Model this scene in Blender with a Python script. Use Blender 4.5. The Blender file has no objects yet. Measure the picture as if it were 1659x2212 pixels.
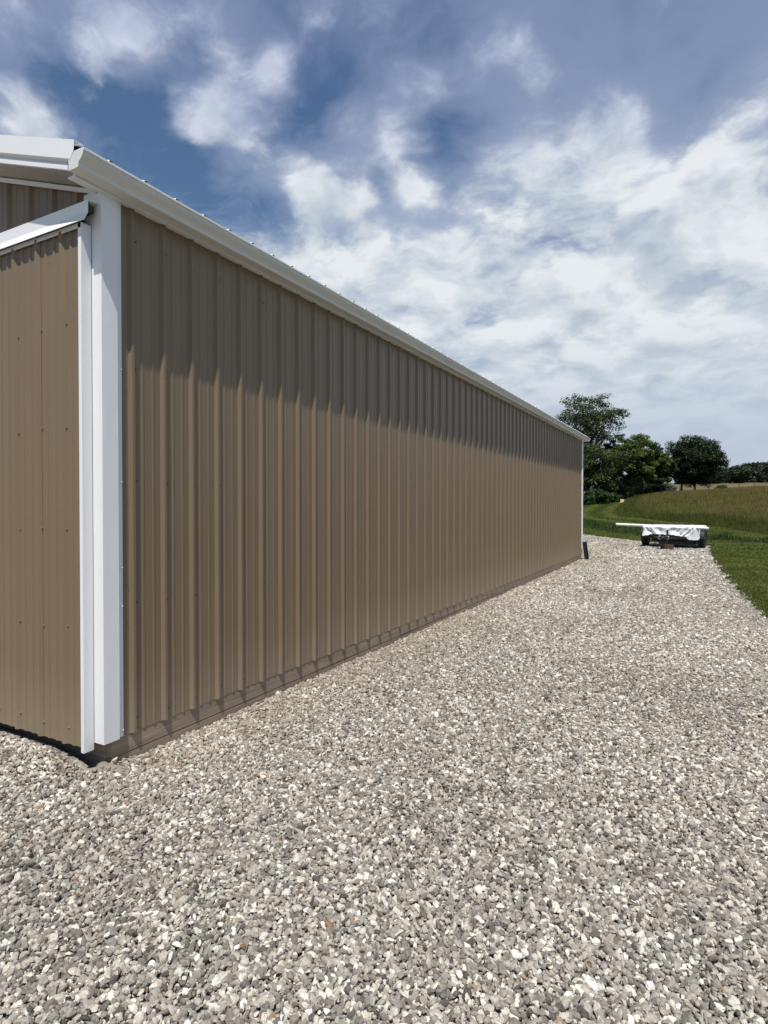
import bpy, bmesh, math, random
import numpy as np
from mathutils import Vector, Matrix

random.seed(5)
RNG = np.random.default_rng(11)
scene = bpy.context.scene
COL = scene.collection

# ------------------------------------------------------------------ frame of reference
EYE = 1.43                       # camera height; z = 0 is the foot of the barn's skirt board
YAW = math.radians(28.5)
PITCH = math.radians(-0.693)
FPX = 1280.0 / 1659.0            # focal length in picture widths
F2 = np.array([-math.sin(YAW), math.cos(YAW)])   # ground direction the camera looks along
R2 = np.array([math.cos(YAW), math.sin(YAW)])    # ground direction to its right


def W(u, v):
    """ground point u metres to the right and v metres ahead of where the photographer stands"""
    return (u * R2[0] + v * F2[0], u * R2[1] + v * F2[1])


# ------------------------------------------------------------------ helpers
def tag(o, label=None, cat=None, group=None, kind=None):
    if label: o['label'] = label
    if cat: o['category'] = cat
    if group: o['group'] = group
    if kind: o['kind'] = kind
    return o


def empty(name, loc=(0, 0, 0), rz=0.0):
    o = bpy.data.objects.new(name, None)
    COL.objects.link(o)
    o.location = loc
    o.rotation_euler = (0, 0, rz)
    o.empty_display_size = 0.2
    return o


def link(name, me, mat, parent=None, smooth=False):
    o = bpy.data.objects.new(name, me)
    if mat is not None:
        me.materials.append(mat)
    COL.objects.link(o)
    if parent is not None:
        o.parent = parent
    if smooth:
        me.polygons.foreach_set('use_smooth', [True] * len(me.polygons))
    return o


class MB:
    """collects verts and faces for one mesh object"""
    def __init__(s):
        s.v, s.f = [], []

    def add(s, vs, fs):
        b = len(s.v)
        s.v += [tuple(p) for p in vs]
        s.f += [tuple(b + i for i in f) for f in fs]
        return s

    def box(s, x0, x1, y0, y1, z0, z1):
        vs = [(x, y, z) for x in (x0, x1) for y in (y0, y1) for z in (z0, z1)]
        return s.add(vs, [(0, 1, 3, 2), (4, 6, 7, 5), (0, 4, 5, 1), (2, 3, 7, 6), (0, 2, 6, 4), (1, 5, 7, 3)])

    def obox(s, a, b, w, h, up=(0, 0, 1)):
        """bar with a rectangular section from a to b"""
        a, b = Vector(a), Vector(b)
        d = (b - a).normalized()
        side = d.cross(Vector(up)).normalized()
        u = side.cross(d).normalized()
        vs = []
        for p in (a, b):
            for i, j in ((-1, -1), (1, -1), (1, 1), (-1, 1)):
                vs.append(p + side * (i * w / 2) + u * (j * h / 2))
        return s.add(vs, [(3, 2, 1, 0), (4, 5, 6, 7), (0, 1, 5, 4), (1, 2, 6, 5), (2, 3, 7, 6), (3, 0, 4, 7)])

    def tube(s, pts, radii, n=10, cap=True):
        pts = [Vector(p) for p in pts]
        if not hasattr(radii, '__len__'):
            radii = [radii] * len(pts)
        base = len(s.v)
        prev = None
        for i, p in enumerate(pts):
            t = (pts[min(i + 1, len(pts) - 1)] - pts[max(i - 1, 0)]).normalized()
            ref = Vector((0, 0, 1)) if abs(t.z) < 0.9 else Vector((1, 0, 0))
            if prev is None:
                a = t.cross(ref).normalized()
            else:
                a = (prev - t * prev.dot(t)).normalized()
            prev = a
            b = t.cross(a)
            for k in range(n):
                an = 2 * math.pi * k / n
                s.v.append(tuple(p + (a * math.cos(an) + b * math.sin(an)) * radii[i]))
        for i in range(len(pts) - 1):
            for k in range(n):
                k2 = (k + 1) % n
                s.f.append((base + i * n + k, base + i * n + k2, base + (i + 1) * n + k2, base + (i + 1) * n + k))
        if cap:
            s.f.append(tuple(base + k for k in range(n))[::-1])
            s.f.append(tuple(base + (len(pts) - 1) * n + k for k in range(n)))
        return s

    def prism(s, poly, fn, a, b):
        """closed 2-D outline carried from fn(p, a) to fn(p, b)"""
        n = len(poly)
        vs = [fn(p, a) for p in poly] + [fn(p, b) for p in poly]
        fs = [(i, (i + 1) % n, n + (i + 1) % n, n + i) for i in range(n)]
        fs += [tuple(range(n))[::-1], tuple(range(n, 2 * n))]
        return s.add(vs, fs)

    def mesh(s, name):
        me = bpy.data.meshes.new(name)
        me.from_pydata(s.v, [], s.f)
        bm = bmesh.new()
        bm.from_mesh(me)
        bmesh.ops.recalc_face_normals(bm, faces=bm.faces)
        bm.to_mesh(me)
        bm.free()
        return me

    def build(s, name, mat, parent=None, smooth=False, bevel=0.0):
        o = link(name, s.mesh(name), mat, parent, smooth)
        if bevel:
            m = o.modifiers.new('edge', 'BEVEL')
            m.width = bevel
            m.segments = 2
            m.limit_method = 'ANGLE'
            m.angle_limit = math.radians(40)
        return o


def np_mesh(name, verts, faces, attrs=None):
    """big mesh from arrays; faces (n,3) or (n,4); attrs name -> per-vertex floats"""
    me = bpy.data.meshes.new(name)
    nv, (nf, k) = len(verts), faces.shape
    me.vertices.add(nv)
    me.vertices.foreach_set('co', np.ascontiguousarray(verts, dtype=np.float32).ravel())
    me.loops.add(nf * k)
    me.loops.foreach_set('vertex_index', np.ascontiguousarray(faces, dtype=np.int32).ravel())
    me.polygons.add(nf)
    me.polygons.foreach_set('loop_start', np.arange(0, nf * k, k, dtype=np.int32))
    me.polygons.foreach_set('loop_total', np.full(nf, k, dtype=np.int32))
    for nm, arr in (attrs or {}).items():
        arr = np.asarray(arr, dtype=np.float32)
        if arr.ndim == 1:
            me.attributes.new(nm, 'FLOAT', 'POINT').data.foreach_set('value', arr)
        else:
            me.attributes.new(nm, 'FLOAT_VECTOR', 'POINT').data.foreach_set('vector', arr.ravel())
    me.update(calc_edges=True)
    me.validate()
    return me


def vnoise(x, y, seed=0, scale=1.0, octaves=3):
    """smooth value noise in -1..1 on arrays"""
    out = np.zeros(np.broadcast(x, y).shape)
    amp, tot = 1.0, 0.0
    for o in range(octaves):
        fx, fy = np.asarray(x) / scale * 2 ** o + 17.3 * o, np.asarray(y) / scale * 2 ** o - 9.1 * o
        ix, iy = np.floor(fx).astype(np.int64), np.floor(fy).astype(np.int64)
        tx, ty = fx - ix, fy - iy
        tx, ty = tx * tx * (3 - 2 * tx), ty * ty * (3 - 2 * ty)

        def h(a, b):
            n = (a * 374761393 + b * 668265263 + (seed + o) * 2147483647) & 0xffffffff
            n = ((n ^ (n >> 13)) * 1274126177) & 0xffffffff
            return ((n ^ (n >> 16)) & 0xffff) / 32767.5 - 1.0
        v = (h(ix, iy) * (1 - tx) + h(ix + 1, iy) * tx) * (1 - ty) + (h(ix, iy + 1) * (1 - tx) + h(ix + 1, iy + 1) * tx) * ty
        out += amp * v
        tot += amp
        amp *= 0.5
    return out / tot


def in_poly(x, y, poly):
    x, y = np.asarray(x), np.asarray(y)
    c = np.zeros(x.shape, bool)
    n = len(poly)
    for i in range(n):
        x0, y0 = poly[i]
        x1, y1 = poly[(i + 1) % n]
        if y0 == y1:
            continue
        c ^= ((y0 > y) != (y1 > y)) & (x < (x1 - x0) * (y - y0) / (y1 - y0) + x0)
    return c


def dist_line(x, y, pts):
    d = np.full(np.asarray(x).shape, 1e9)
    for (x0, y0), (x1, y1) in zip(pts[:-1], pts[1:]):
        L2 = (x1 - x0) ** 2 + (y1 - y0) ** 2
        t = np.clip(((x - x0) * (x1 - x0) + (y - y0) * (y1 - y0)) / L2, 0, 1)
        d = np.minimum(d, np.hypot(x - x0 - t * (x1 - x0), y - y0 - t * (y1 - y0)))
    return d


# ------------------------------------------------------------------ materials
class NT:
    def __init__(s, tree):
        s.t = tree
        s.n = tree.nodes

    def __call__(s, kind, ins=None, **props):
        nd = s.n.new(kind)
        for k, v in props.items():
            setattr(nd, k, v)
        for k, v in (ins or {}).items():
            s.put(nd.inputs[k], v)
        return nd

    def put(s, sock, v):
        if isinstance(v, bpy.types.NodeSocket):
            s.t.links.new(v, sock)
        elif isinstance(v, bpy.types.Node):
            s.t.links.new(v.outputs[0], sock)
        else:
            if hasattr(sock.default_value, '__len__') and hasattr(v, '__len__') and len(sock.default_value) == 4 and len(v) == 3:
                v = (*v, 1.0)
            sock.default_value = v

    def m(s, op, a, b=0.0, c=None, clamp=False):
        nd = s('ShaderNodeMath', operation=op, use_clamp=clamp)
        s.put(nd.inputs[0], a)
        s.put(nd.inputs[1], b)
        if c is not None:
            s.put(nd.inputs[2], c)
        return nd.outputs[0]

    def vm(s, op, a, b=(0, 0, 0)):
        nd = s('ShaderNodeVectorMath', operation=op)
        s.put(nd.inputs[0], a)
        if op == 'SCALE':
            s.put(nd.inputs['Scale'], b)
        else:
            s.put(nd.inputs[1], b)
        return nd.outputs['Value'] if op in ('DOT_PRODUCT', 'LENGTH') else nd.outputs[0]

    def mix(s, fac, a, b, blend='MIX'):
        nd = s('ShaderNodeMix', data_type='RGBA', blend_type=blend)
        s.put(nd.inputs[0], fac)
        s.put(nd.inputs[6], a)
        s.put(nd.inputs[7], b)
        return nd.outputs[2]

    def noise(s, vec, scale, detail=4, rough=0.55, dist=0.0, out=0):
        nd = s('ShaderNodeTexNoise', {'Scale': scale, 'Detail': detail, 'Roughness': rough, 'Distortion': dist})
        if vec is not None:
            s.put(nd.inputs['Vector'], vec)
        return nd.outputs[out]

    def ramp(s, fac, stops, interp='LINEAR'):
        nd = s('ShaderNodeValToRGB')
        r = nd.color_ramp
        r.interpolation = interp
        while len(r.elements) < len(stops):
            r.elements.new(0.5)
        for e, (p, c) in zip(r.elements, stops):
            e.position = p
            e.color = (*c, 1.0) if hasattr(c, '__len__') else (c, c, c, 1.0)
        s.put(nd.inputs[0], fac)
        return nd.outputs[0]

    def sstep(s, x, lo, hi, a=0.0, b=1.0):
        nd = s('ShaderNodeMapRange', interpolation_type='SMOOTHSTEP')
        s.put(nd.inputs[0], x)
        for i, v in enumerate((lo, hi, a, b)):
            s.put(nd.inputs[i + 1], v)
        return nd.outputs[0]


def mat(name):
    m = bpy.data.materials.new(name)
    m.use_nodes = True
    nt = NT(m.node_tree)
    b = m.node_tree.nodes['Principled BSDF']
    return m, nt, b


def simple(name, color, rough=0.5, metal=0.0, spec=0.5, var=0.12, scale=6.0, bump=0.0, bscale=40.0):
    m, nt, b = mat(name)
    tc = nt('ShaderNodeTexCoord').outputs['Object']
    n = nt.noise(tc, scale, 5, 0.6)
    col = nt.mix(n, tuple(c * (1 - var) for c in color), tuple(min(1, c * (1 + var)) for c in color))
    nt.put(b.inputs['Base Color'], col)
    nt.put(b.inputs['Roughness'], nt.m('MULTIPLY_ADD', n, 0.15, rough - 0.07))
    b.inputs['Metallic'].default_value = metal
    b.inputs['Specular IOR Level'].default_value = spec
    if bump:
        bn = nt('ShaderNodeBump', {'Height': nt.noise(tc, bscale, 3), 'Strength': bump, 'Distance': 0.01})
        nt.put(b.inputs['Normal'], bn.outputs[0])
    return m


def painted_metal(name, color, rough, var, streak=0.1):
    m, nt, b = mat(name)
    tc = nt('ShaderNodeTexCoord').outputs['Object']
    big = nt.noise(tc, 0.8, 3, 0.6)
    mp = nt('ShaderNodeMapping', {'Vector': tc, 'Scale': (14.0, 14.0, 0.7)})
    st = nt.noise(mp.outputs[0], 1.0, 4, 0.6)
    fine = nt.noise(tc, 420.0, 2, 0.5)
    fac = nt.m('ADD', nt.m('MULTIPLY', big, 0.5), nt.m('ADD', nt.m('MULTIPLY', st, 0.35), nt.m('MULTIPLY', fine, 0.15)))
    col = nt.mix(fac, tuple(c * (1 - var) for c in color), tuple(min(1, c * (1 + var)) for c in color))
    # rain-splashed dust just above the gravel
    z = nt('ShaderNodeSeparateXYZ', {0: nt('ShaderNodeNewGeometry').outputs['Position']}).outputs[2]
    dust = nt.m('MULTIPLY', nt.sstep(nt.m('ADD', z, nt.m('MULTIPLY', st, 0.35)), 0.75, 0.15), streak)
    col = nt.mix(dust, col, (0.34, 0.28, 0.21))
    nt.put(b.inputs['Base Color'], col)
    nt.put(b.inputs['Roughness'], nt.m('MULTIPLY_ADD', fac, 0.2, rough - 0.1))
    bn = nt('ShaderNodeBump', {'Height': nt.noise(nt('ShaderNodeMapping', {'Vector': tc, 'Scale': (1.0, 1.0, 0.30)}).outputs[0], 6.0, 3), 'Strength': 0.22, 'Distance': 0.02})
    bn2 = nt('ShaderNodeBump', {'Height': fine, 'Strength': 0.05, 'Distance': 0.002, 'Normal': bn.outputs[0]})
    nt.put(b.inputs['Normal'], bn2.outputs[0])
    return m


M = {}
M['tan'] = painted_metal('tan painted steel', (0.196, 0.139, 0.084), 0.40, 0.10, 0.34)
M['white'] = painted_metal('white painted steel', (0.80, 0.81, 0.815), 0.40, 0.03, 0.08)
M['roof'] = painted_metal('white roof steel', (0.74, 0.75, 0.76), 0.38, 0.05, 0.0)
M['gutter'] = painted_metal('white gutter', (0.68, 0.68, 0.66), 0.38, 0.04, 0.0)
M['soffit'] = simple('almond soffit', (0.40, 0.375, 0.33), 0.5, var=0.04)
M['foam_and_gap_black'] = simple('black foam closure and dark gap', (0.012, 0.012, 0.014), 0.8)
M['black_plastic'] = simple('black plastic', (0.012, 0.012, 0.015), 0.42)
M['rubber'] = simple('tyre rubber', (0.014, 0.014, 0.015), 0.75, bump=0.2)
M['black_steel'] = simple('black painted steel', (0.012, 0.012, 0.014), 0.45)
M['galv'] = simple('galvanised steel', (0.45, 0.46, 0.47), 0.4, 0.7)
M['old_wood'] = simple('weathered dark timber', (0.075, 0.055, 0.045), 0.85, var=0.4, bump=0.4)
M['post'] = simple('grey fence post', (0.11, 0.095, 0.075), 0.85, var=0.3, bump=0.3)
M['block'] = simple('stained timber block', (0.085, 0.045, 0.033), 0.8, var=0.35, bump=0.4)
M['pole'] = simple('white painted tube', (0.84, 0.84, 0.83), 0.35, var=0.03)
M['target'] = simple('pale orange foam', (0.80, 0.56, 0.36), 0.85, var=0.10)
M['bark'] = simple('bark', (0.045, 0.037, 0.030), 0.9, var=0.35, bump=0.6, bscale=9)
M['sand'] = simple('pale sandy soil', (0.25, 0.216, 0.172), 0.95, var=0.2, scale=25, bump=0.5, bscale=160)


def skirt_material():
    m, nt, b = mat('brown treated skirt board')
    tc = nt('ShaderNodeTexCoord').outputs['Object']
    mp = nt('ShaderNodeMapping', {'Vector': tc, 'Scale': (3.0, 1.3, 55.0)})
    g = nt.noise(mp.outputs[0], 1.0, 6, 0.65, 0.6)
    big = nt.noise(tc, 2.5, 3)
    col = nt.ramp(g, [(0.25, (0.13, 0.096, 0.066)), (0.5, (0.27, 0.205, 0.142)), (0.72, (0.42, 0.33, 0.235))])
    col = nt.mix(nt.m('MULTIPLY', big, 0.5), col, (0.30, 0.24, 0.175))
    nt.put(b.inputs['Base Color'], col)
    b.inputs['Roughness'].default_value = 0.85
    nt.put(b.inputs['Normal'], nt('ShaderNodeBump', {'Height': g, 'Strength': 0.5, 'Distance': 0.004}).outputs[0])
    return m


M['skirt'] = skirt_material()


def stone_material():
    m, nt, b = mat('crushed limestone')
    tone = nt('ShaderNodeAttribute', attribute_name='tone', attribute_type='INSTANCER').outputs['Fac']
    hue = nt('ShaderNodeAttribute', attribute_name='hue', attribute_type='INSTANCER').outputs['Fac']
    dust = nt('ShaderNodeAttribute', attribute_name='dust', attribute_type='INSTANCER').outputs['Fac']
    grey = nt.ramp(tone, [(0.0, (0.080, 0.076, 0.071)), (0.30, (0.205, 0.196, 0.180)), (0.62, (0.38, 0.366, 0.337)), (0.90, (0.67, 0.65, 0.605)), (1.0, (0.84, 0.83, 0.80))])
    warm = nt.mix(0.85, grey, (1.06, 0.985, 0.87), 'MULTIPLY')
    cool = nt.mix(1.0, grey, (1.03, 1.0, 0.94), 'MULTIPLY')
    col = nt.mix(nt.sstep(hue, 0.25, 0.75), cool, warm)
    rust = nt.ramp(tone, [(0.0, (0.15, 0.075, 0.042)), (0.5, (0.26, 0.145, 0.080)), (1.0, (0.42, 0.31, 0.19))])
    col = nt.mix(nt.sstep(hue, 0.9945, 0.9955), col, rust)
    col = nt.mix(nt.m('MULTIPLY', dust, 0.6), col, (0.34, 0.265, 0.19))
    geo = nt('ShaderNodeTexCoord').outputs['Object']
    n = nt.noise(geo, 1.6, 5, 0.65)
    col = nt.mix(nt.sstep(n, 0.35, 0.7), nt.mix(1.0, col, (0.78, 0.78, 0.78), 'MULTIPLY'), nt.mix(1.0, col, (1.12, 1.12, 1.12), 'MULTIPLY'))
    nt.put(b.inputs['Base Color'], col)
    b.inputs['Roughness'].default_value = 0.85
    b.inputs['Specular IOR Level'].default_value = 0.3
    return m


M['stone'] = stone_material()


def gravel_bed_material():
    m, nt, b = mat('gravel bed')
    pos = nt('ShaderNodeNewGeometry').outputs['Position']
    v = nt('ShaderNodeTexVoronoi', {'Scale': 48.0, 'Vector': pos})
    c = nt('ShaderNodeSeparateColor', {0: v.outputs['Color']}).outputs[0]
    col = nt.ramp(c, [(0.0, (0.10, 0.092, 0.083)), (0.5, (0.24, 0.222, 0.198)), (1.0, (0.42, 0.395, 0.36))])
    big = nt.noise(pos, 0.6, 4, 0.6)
    col = nt.mix(nt.sstep(big, 0.4, 0.7), col, nt.mix(1.0, col, (1.08, 0.98, 0.86), 'MULTIPLY'))
    nt.put(b.inputs['Base Color'], col)
    b.inputs['Roughness'].default_value = 0.95
    h = nt.m('SUBTRACT', 1.0, v.outputs['Distance'])
    nt.put(b.inputs['Normal'], nt('ShaderNodeBump', {'Height': h, 'Strength': 0.9, 'Distance': 0.012}).outputs[0])
    return m


M['gravel_bed'] = gravel_bed_material()


def blade_material(name, low, high, tip=None, trans=0.25):
    """grass: `h` runs from root to tip, `tone` differs from blade to blade"""
    m, nt, b = mat(name)
    h = nt('ShaderNodeAttribute', attribute_name='h').outputs['Fac']
    tone = nt('ShaderNodeAttribute', attribute_name='tone').outputs['Fac']
    col = nt.mix(tone, low, high)
    if tip:
        t = nt.m('MULTIPLY', nt.sstep(h, 0.35, 0.9), nt('ShaderNodeAttribute', attribute_name='seed').outputs['Fac'])
        col = nt.mix(t, col, tip)
    nt.put(b.inputs['Base Color'], col)
    b.inputs['Roughness'].default_value = 0.6
    b.inputs['Specular IOR Level'].default_value = 0.25
    tr = nt('ShaderNodeBsdfTranslucent', {'Color': col})
    mx = nt('ShaderNodeMixShader', {0: trans, 1: b.outputs[0], 2: tr.outputs[0]})
    out = m.node_tree.nodes['Material Output']
    nt.put(out.inputs['Surface'], mx.outputs[0])
    return m


M['lawn_blade'] = blade_material('lawn grass', (0.052, 0.074, 0.012), (0.190, 0.215, 0.044))
M['field_blade'] = blade_material('field grass', (0.058, 0.078, 0.012), (0.170, 0.172, 0.036), (0.225, 0.165, 0.068))
M['weed_blade'] = blade_material('ditch weeds', (0.026, 0.052, 0.010), (0.095, 0.135, 0.030))


def leaf_material(name, dark, light, trans=0.22):
    m, nt, b = mat(name)
    tone = nt('ShaderNodeAttribute', attribute_name='tone').outputs['Fac']
    col = nt.mix(tone, dark, light)
    nt.put(b.inputs['Base Color'], col)
    b.inputs['Roughness'].default_value = 0.5
    b.inputs['Specular IOR Level'].default_value = 0.3
    tr = nt('ShaderNodeBsdfTranslucent', {'Color': col})
    mx = nt('ShaderNodeMixShader', {0: trans, 1: b.outputs[0], 2: tr.outputs[0]})
    nt.put(m.node_tree.nodes['Material Output'].inputs['Surface'], mx.outputs[0])
    return m


M['leaf_tall'] = leaf_material('airy tree leaves', (0.014, 0.027, 0.008), (0.080, 0.112, 0.030))
M['leaf_bright'] = leaf_material('yellow green leaves', (0.018, 0.036, 0.007), (0.100, 0.142, 0.024))
M['leaf_dark'] = leaf_material('dark maple leaves', (0.007, 0.016, 0.006), (0.034, 0.060, 0.018))
M['leaf_bush'] = leaf_material('bush leaves', (0.014, 0.034, 0.008), (0.045, 0.085, 0.020))
M['leaf_wood'] = leaf_material('far wood leaves', (0.016, 0.028, 0.014), (0.050, 0.068, 0.030))


def ground_material():
    m, nt, b = mat('grass ground')
    pos = nt('ShaderNodeNewGeometry').outputs['Position']
    zone = nt('ShaderNodeAttribute', attribute_name='field').outputs['Fac']
    crop = nt('ShaderNodeAttribute', attribute_name='crop').outputs['Fac']
    dirt = nt('ShaderNodeAttribute', attribute_name='dirt').outputs['Fac']
    stripe = nt('ShaderNodeAttribute', attribute_name='stripe').outputs['Fac']
    n1 = nt.noise(pos, 0.7, 5, 0.65)
    n2 = nt.noise(pos, 9.0, 4, 0.7)
    lawn = nt.ramp(nt.m('ADD', nt.m('MULTIPLY', n1, 0.5), nt.m('MULTIPLY', n2, 0.5)), [(0.3, (0.017, 0.029, 0.007)), (0.52, (0.032, 0.047, 0.012)), (0.7, (0.056, 0.070, 0.022))])
    lawn = nt.mix(stripe, nt.mix(1.0, lawn, (0.50, 0.55, 0.5), 'MULTIPLY'), nt.mix(1.0, lawn, (1.40, 1.32, 1.2), 'MULTIPLY'))
    field = nt.ramp(n2, [(0.3, (0.045, 0.055, 0.012)), (0.6, (0.085, 0.075, 0.022))])
    col = nt.mix(zone, lawn, field)
    col = nt.mix(crop, col, nt.mix(n2, (0.105, 0.085, 0.040), (0.16, 0.128, 0.066)))
    col = nt.mix(dirt, col, (0.30, 0.24, 0.13))
    nt.put(b.inputs['Base Color'], col)
    b.inputs['Roughness'].default_value = 0.95
    b.inputs['Specular IOR Level'].default_value = 0.1
    nt.put(b.inputs['Normal'], nt('ShaderNodeBump', {'Height': n2, 'Strength': 0.6, 'Distance': 0.05}).outputs[0])
    return m


M['ground'] = ground_material()


def tarp_material():
    m, nt, b = mat('white tarpaulin')
    tc = nt('ShaderNodeTexCoord').outputs['Object']
    n = nt.noise(tc, 3.0, 4)
    nt.put(b.inputs['Base Color'], nt.mix(n, (0.76, 0.77, 0.78), (0.86, 0.87, 0.88)))
    b.inputs['Roughness'].default_value = 0.35
    nt.put(b.inputs['Normal'], nt('ShaderNodeBump', {'Height': nt.noise(tc, 14.0, 4, 0.6, 1.0), 'Strength': 0.35, 'Distance': 0.02}).outputs[0])
    return m


M['tarp'] = tarp_material()

# ------------------------------------------------------------------ terrain
TV = np.array([-60, 0, 18, 24, 30, 36, 45, 60, 75, 90, 100, 130, 180, 260, 420.])
TA = np.array([-.09, -.09, -.09, -.09, -.09, -.06, .0, .28, .95, 1.85, 2.2, 2.3, 2.0, 2.6, 5.5])
TB = np.array([-.09, -.09, -.09, -.09, -.06, .00, .12, .80, 1.95, 3.0, 3.25, 4.1, 7.6, 11., 17.])
TC = np.array([-.09, -.09, -.09, -.08, .06, .36, .92, 1.95, 3.0, 3.95, 4.15, 4.7, 7.9, 12., 18.])


def ground_z(u, v):
    u, v = np.asarray(u, float), np.asarray(v, float)
    r = np.clip(u / np.maximum(v, 8.0), 0.30, 0.70)
    a, b, c = np.interp(v, TV, TA), np.interp(v, TV, TB), np.interp(v, TV, TC)
    t1 = np.clip((r - 0.37) / (0.48 - 0.37), 0, 1)
    t2 = np.clip((r - 0.48) / (0.648 - 0.48), 0, 1)
    t1 = t1 * t1 * (3 - 2 * t1)
    z = a + (b - a) * t1
    z = np.where(r > 0.48, b + (c - b) * t2, z)
    k = np.clip((v - 34) / 40, 0, 1)
    return z + k * 0.10 * vnoise(u, v, 3, 9.0, 3)


FIELD = [(60, 22), (26, 23.5), (17.8, 27.5), (19.2, 34), (21.2, 43), (21.9, 51), (22.6, 57), (25.2, 65), (30.5, 77), (37, 90), (44, 97.5), (60, 104), (85, 107), (98, 75), (90, 30)]
FIELD_EDGE = [(26, 23.5), (17.8, 27.5), (19.2, 34), (21.2, 43), (21.9, 51), (22.6, 57), (25.2, 65), (30.5, 77), (37, 90), (44, 96.5)]
SWALE = [(26, 18.5), (19, 21.6), (15.4, 23.8), (13.6, 26.6), (13.3, 31), (14.2, 38), (15.6, 46), (14.5, 54), (10, 60)]


def make_ground():
    us = np.unique(np.concatenate([np.arange(-160, -20, 10), np.arange(-20, 4, 1.5), np.arange(4, 62, 0.45), np.arange(62, 330, 8)]))
    vs = np.unique(np.concatenate([np.arange(-60, 0, 6), np.arange(0, 20, 1.0), np.arange(20, 102, 0.5), np.arange(102, 200, 4), np.arange(200, 460, 20)]))
    U, V = np.meshgrid(us, vs)
    Z = ground_z(U, V)
    X = U * R2[0] + V * F2[0]
    Y = U * R2[1] + V * F2[1]
    nu, nv = len(us), len(vs)
    i = np.arange(nu * nv).reshape(nv, nu)
    f = np.stack([i[:-1, :-1], i[:-1, 1:], i[1:, 1:], i[1:, :-1]], -1).reshape(-1, 4)
    jit = 0.5 * vnoise(U, V, 8, 2.0)
    fld = in_poly(U + jit, V + jit, FIELD).astype(float)
    crop = ((V > 103) & (U / np.maximum(V, 1) > 0.40)).astype(float)
    d = dist_line(U, V, FIELD_EDGE)
    stripe = 0.5 + 0.5 * np.sin(d * 2 * math.pi / 2.6 + 0.6 * vnoise(U, V, 4, 5))
    near = np.clip((V - 36) / 6, 0, 1)
    stripe2 = 0.5 + 0.35 * np.sin((U * 0.5 + V) * 2 * math.pi / 2.2)
    stripe = stripe * near + stripe2 * (1 - near)
    dirt = np.maximum(np.exp(-((U - 24.3) ** 2 / 0.22 + (V - 66.5) ** 2 / 0.5)), np.exp(-((U - 34.6) ** 2 / 0.3 + (V - 85) ** 2 / 0.5))) * 0.9
    me = np_mesh('ground', np.stack([X, Y, Z], -1).reshape(-1, 3), f,
                 {'field': fld.ravel(), 'crop': crop.ravel(), 'stripe': stripe.ravel(), 'dirt': dirt.ravel()})
    o = link('ground', me, M['ground'], smooth=True)
    tag(o, kind='structure')


make_ground()

YARD = [(-15, -14), (2.2, -14), (1.35, 0), (1.05, 5), (0.72, 8.9), (0.52, 11.2), (0.36, 13.5), (0.15, 18), (0.05, 21), (0.12, 24.2), (-0.9, 24.7), (-2.2, 25.7), (-3.6, 27.6), (-5.3, 30.3), (-9, 34.5), (-15, 39)]


def yard_outline():
    pts = []
    for (x0, y0), (x1, y1) in zip(YARD, YARD[1:] + YARD[:1]):
        n = max(2, int(math.hypot(x1 - x0, y1 - y0) / 0.18))
        for k in range(n):
            pts.append((x0 + (x1 - x0) * k / n, y0 + (y1 - y0) * k / n))
    p = np.array(pts)
    p[:, 0] += 0.075 * vnoise(p[:, 0] * 3, p[:, 1] * 3, 21, 1.0, 3) + 0.05 * vnoise(p[:, 0] * 3, p[:, 1] * 3, 5, 3.0, 2)
    p[:, 1] += 0.075 * vnoise(p[:, 0] * 3, p[:, 1] * 3, 33, 1.0, 3)
    return p


YARD_FINE = yard_outline()


def berm(x, y):
    """gravel banked up against the sliding door"""
    return 0.082 * np.exp(-((y - 2.06) / 0.34) ** 2) * np.clip((-2.93 - x) / 0.36, 0, 1)


def make_yard():
    bm = bmesh.new()
    vs = [bm.verts.new((x, y, -0.070)) for x, y in YARD_FINE]
    fc = bm.faces.new(vs)
    bmesh.ops.triangulate(bm, faces=[fc])
    bmesh.ops.recalc_face_normals(bm, faces=bm.faces)
    for f in bm.faces:
        if f.normal.z < 0:
            f.normal_flip()
    gx, gy = np.linspace(-8.5, -2.98, 30), np.linspace(1.0, 2.125, 10)
    gv = [[bm.verts.new((x, y, -0.066 + float(berm(x, y)) - 0.004 * (i == 0 or j == 0 or i == 29))) for j, y in enumerate(gy)] for i, x in enumerate(gx)]
    for i in range(29):
        for j in range(9):
            bm.faces.new((gv[i][j], gv[i + 1][j], gv[i + 1][j + 1], gv[i][j + 1]))
    me = bpy.data.meshes.new('gravel_yard')
    bm.to_mesh(me)
    bm.free()
    tag(link('gravel_yard', me, M['gravel_bed']), kind='structure')


make_yard()


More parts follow.
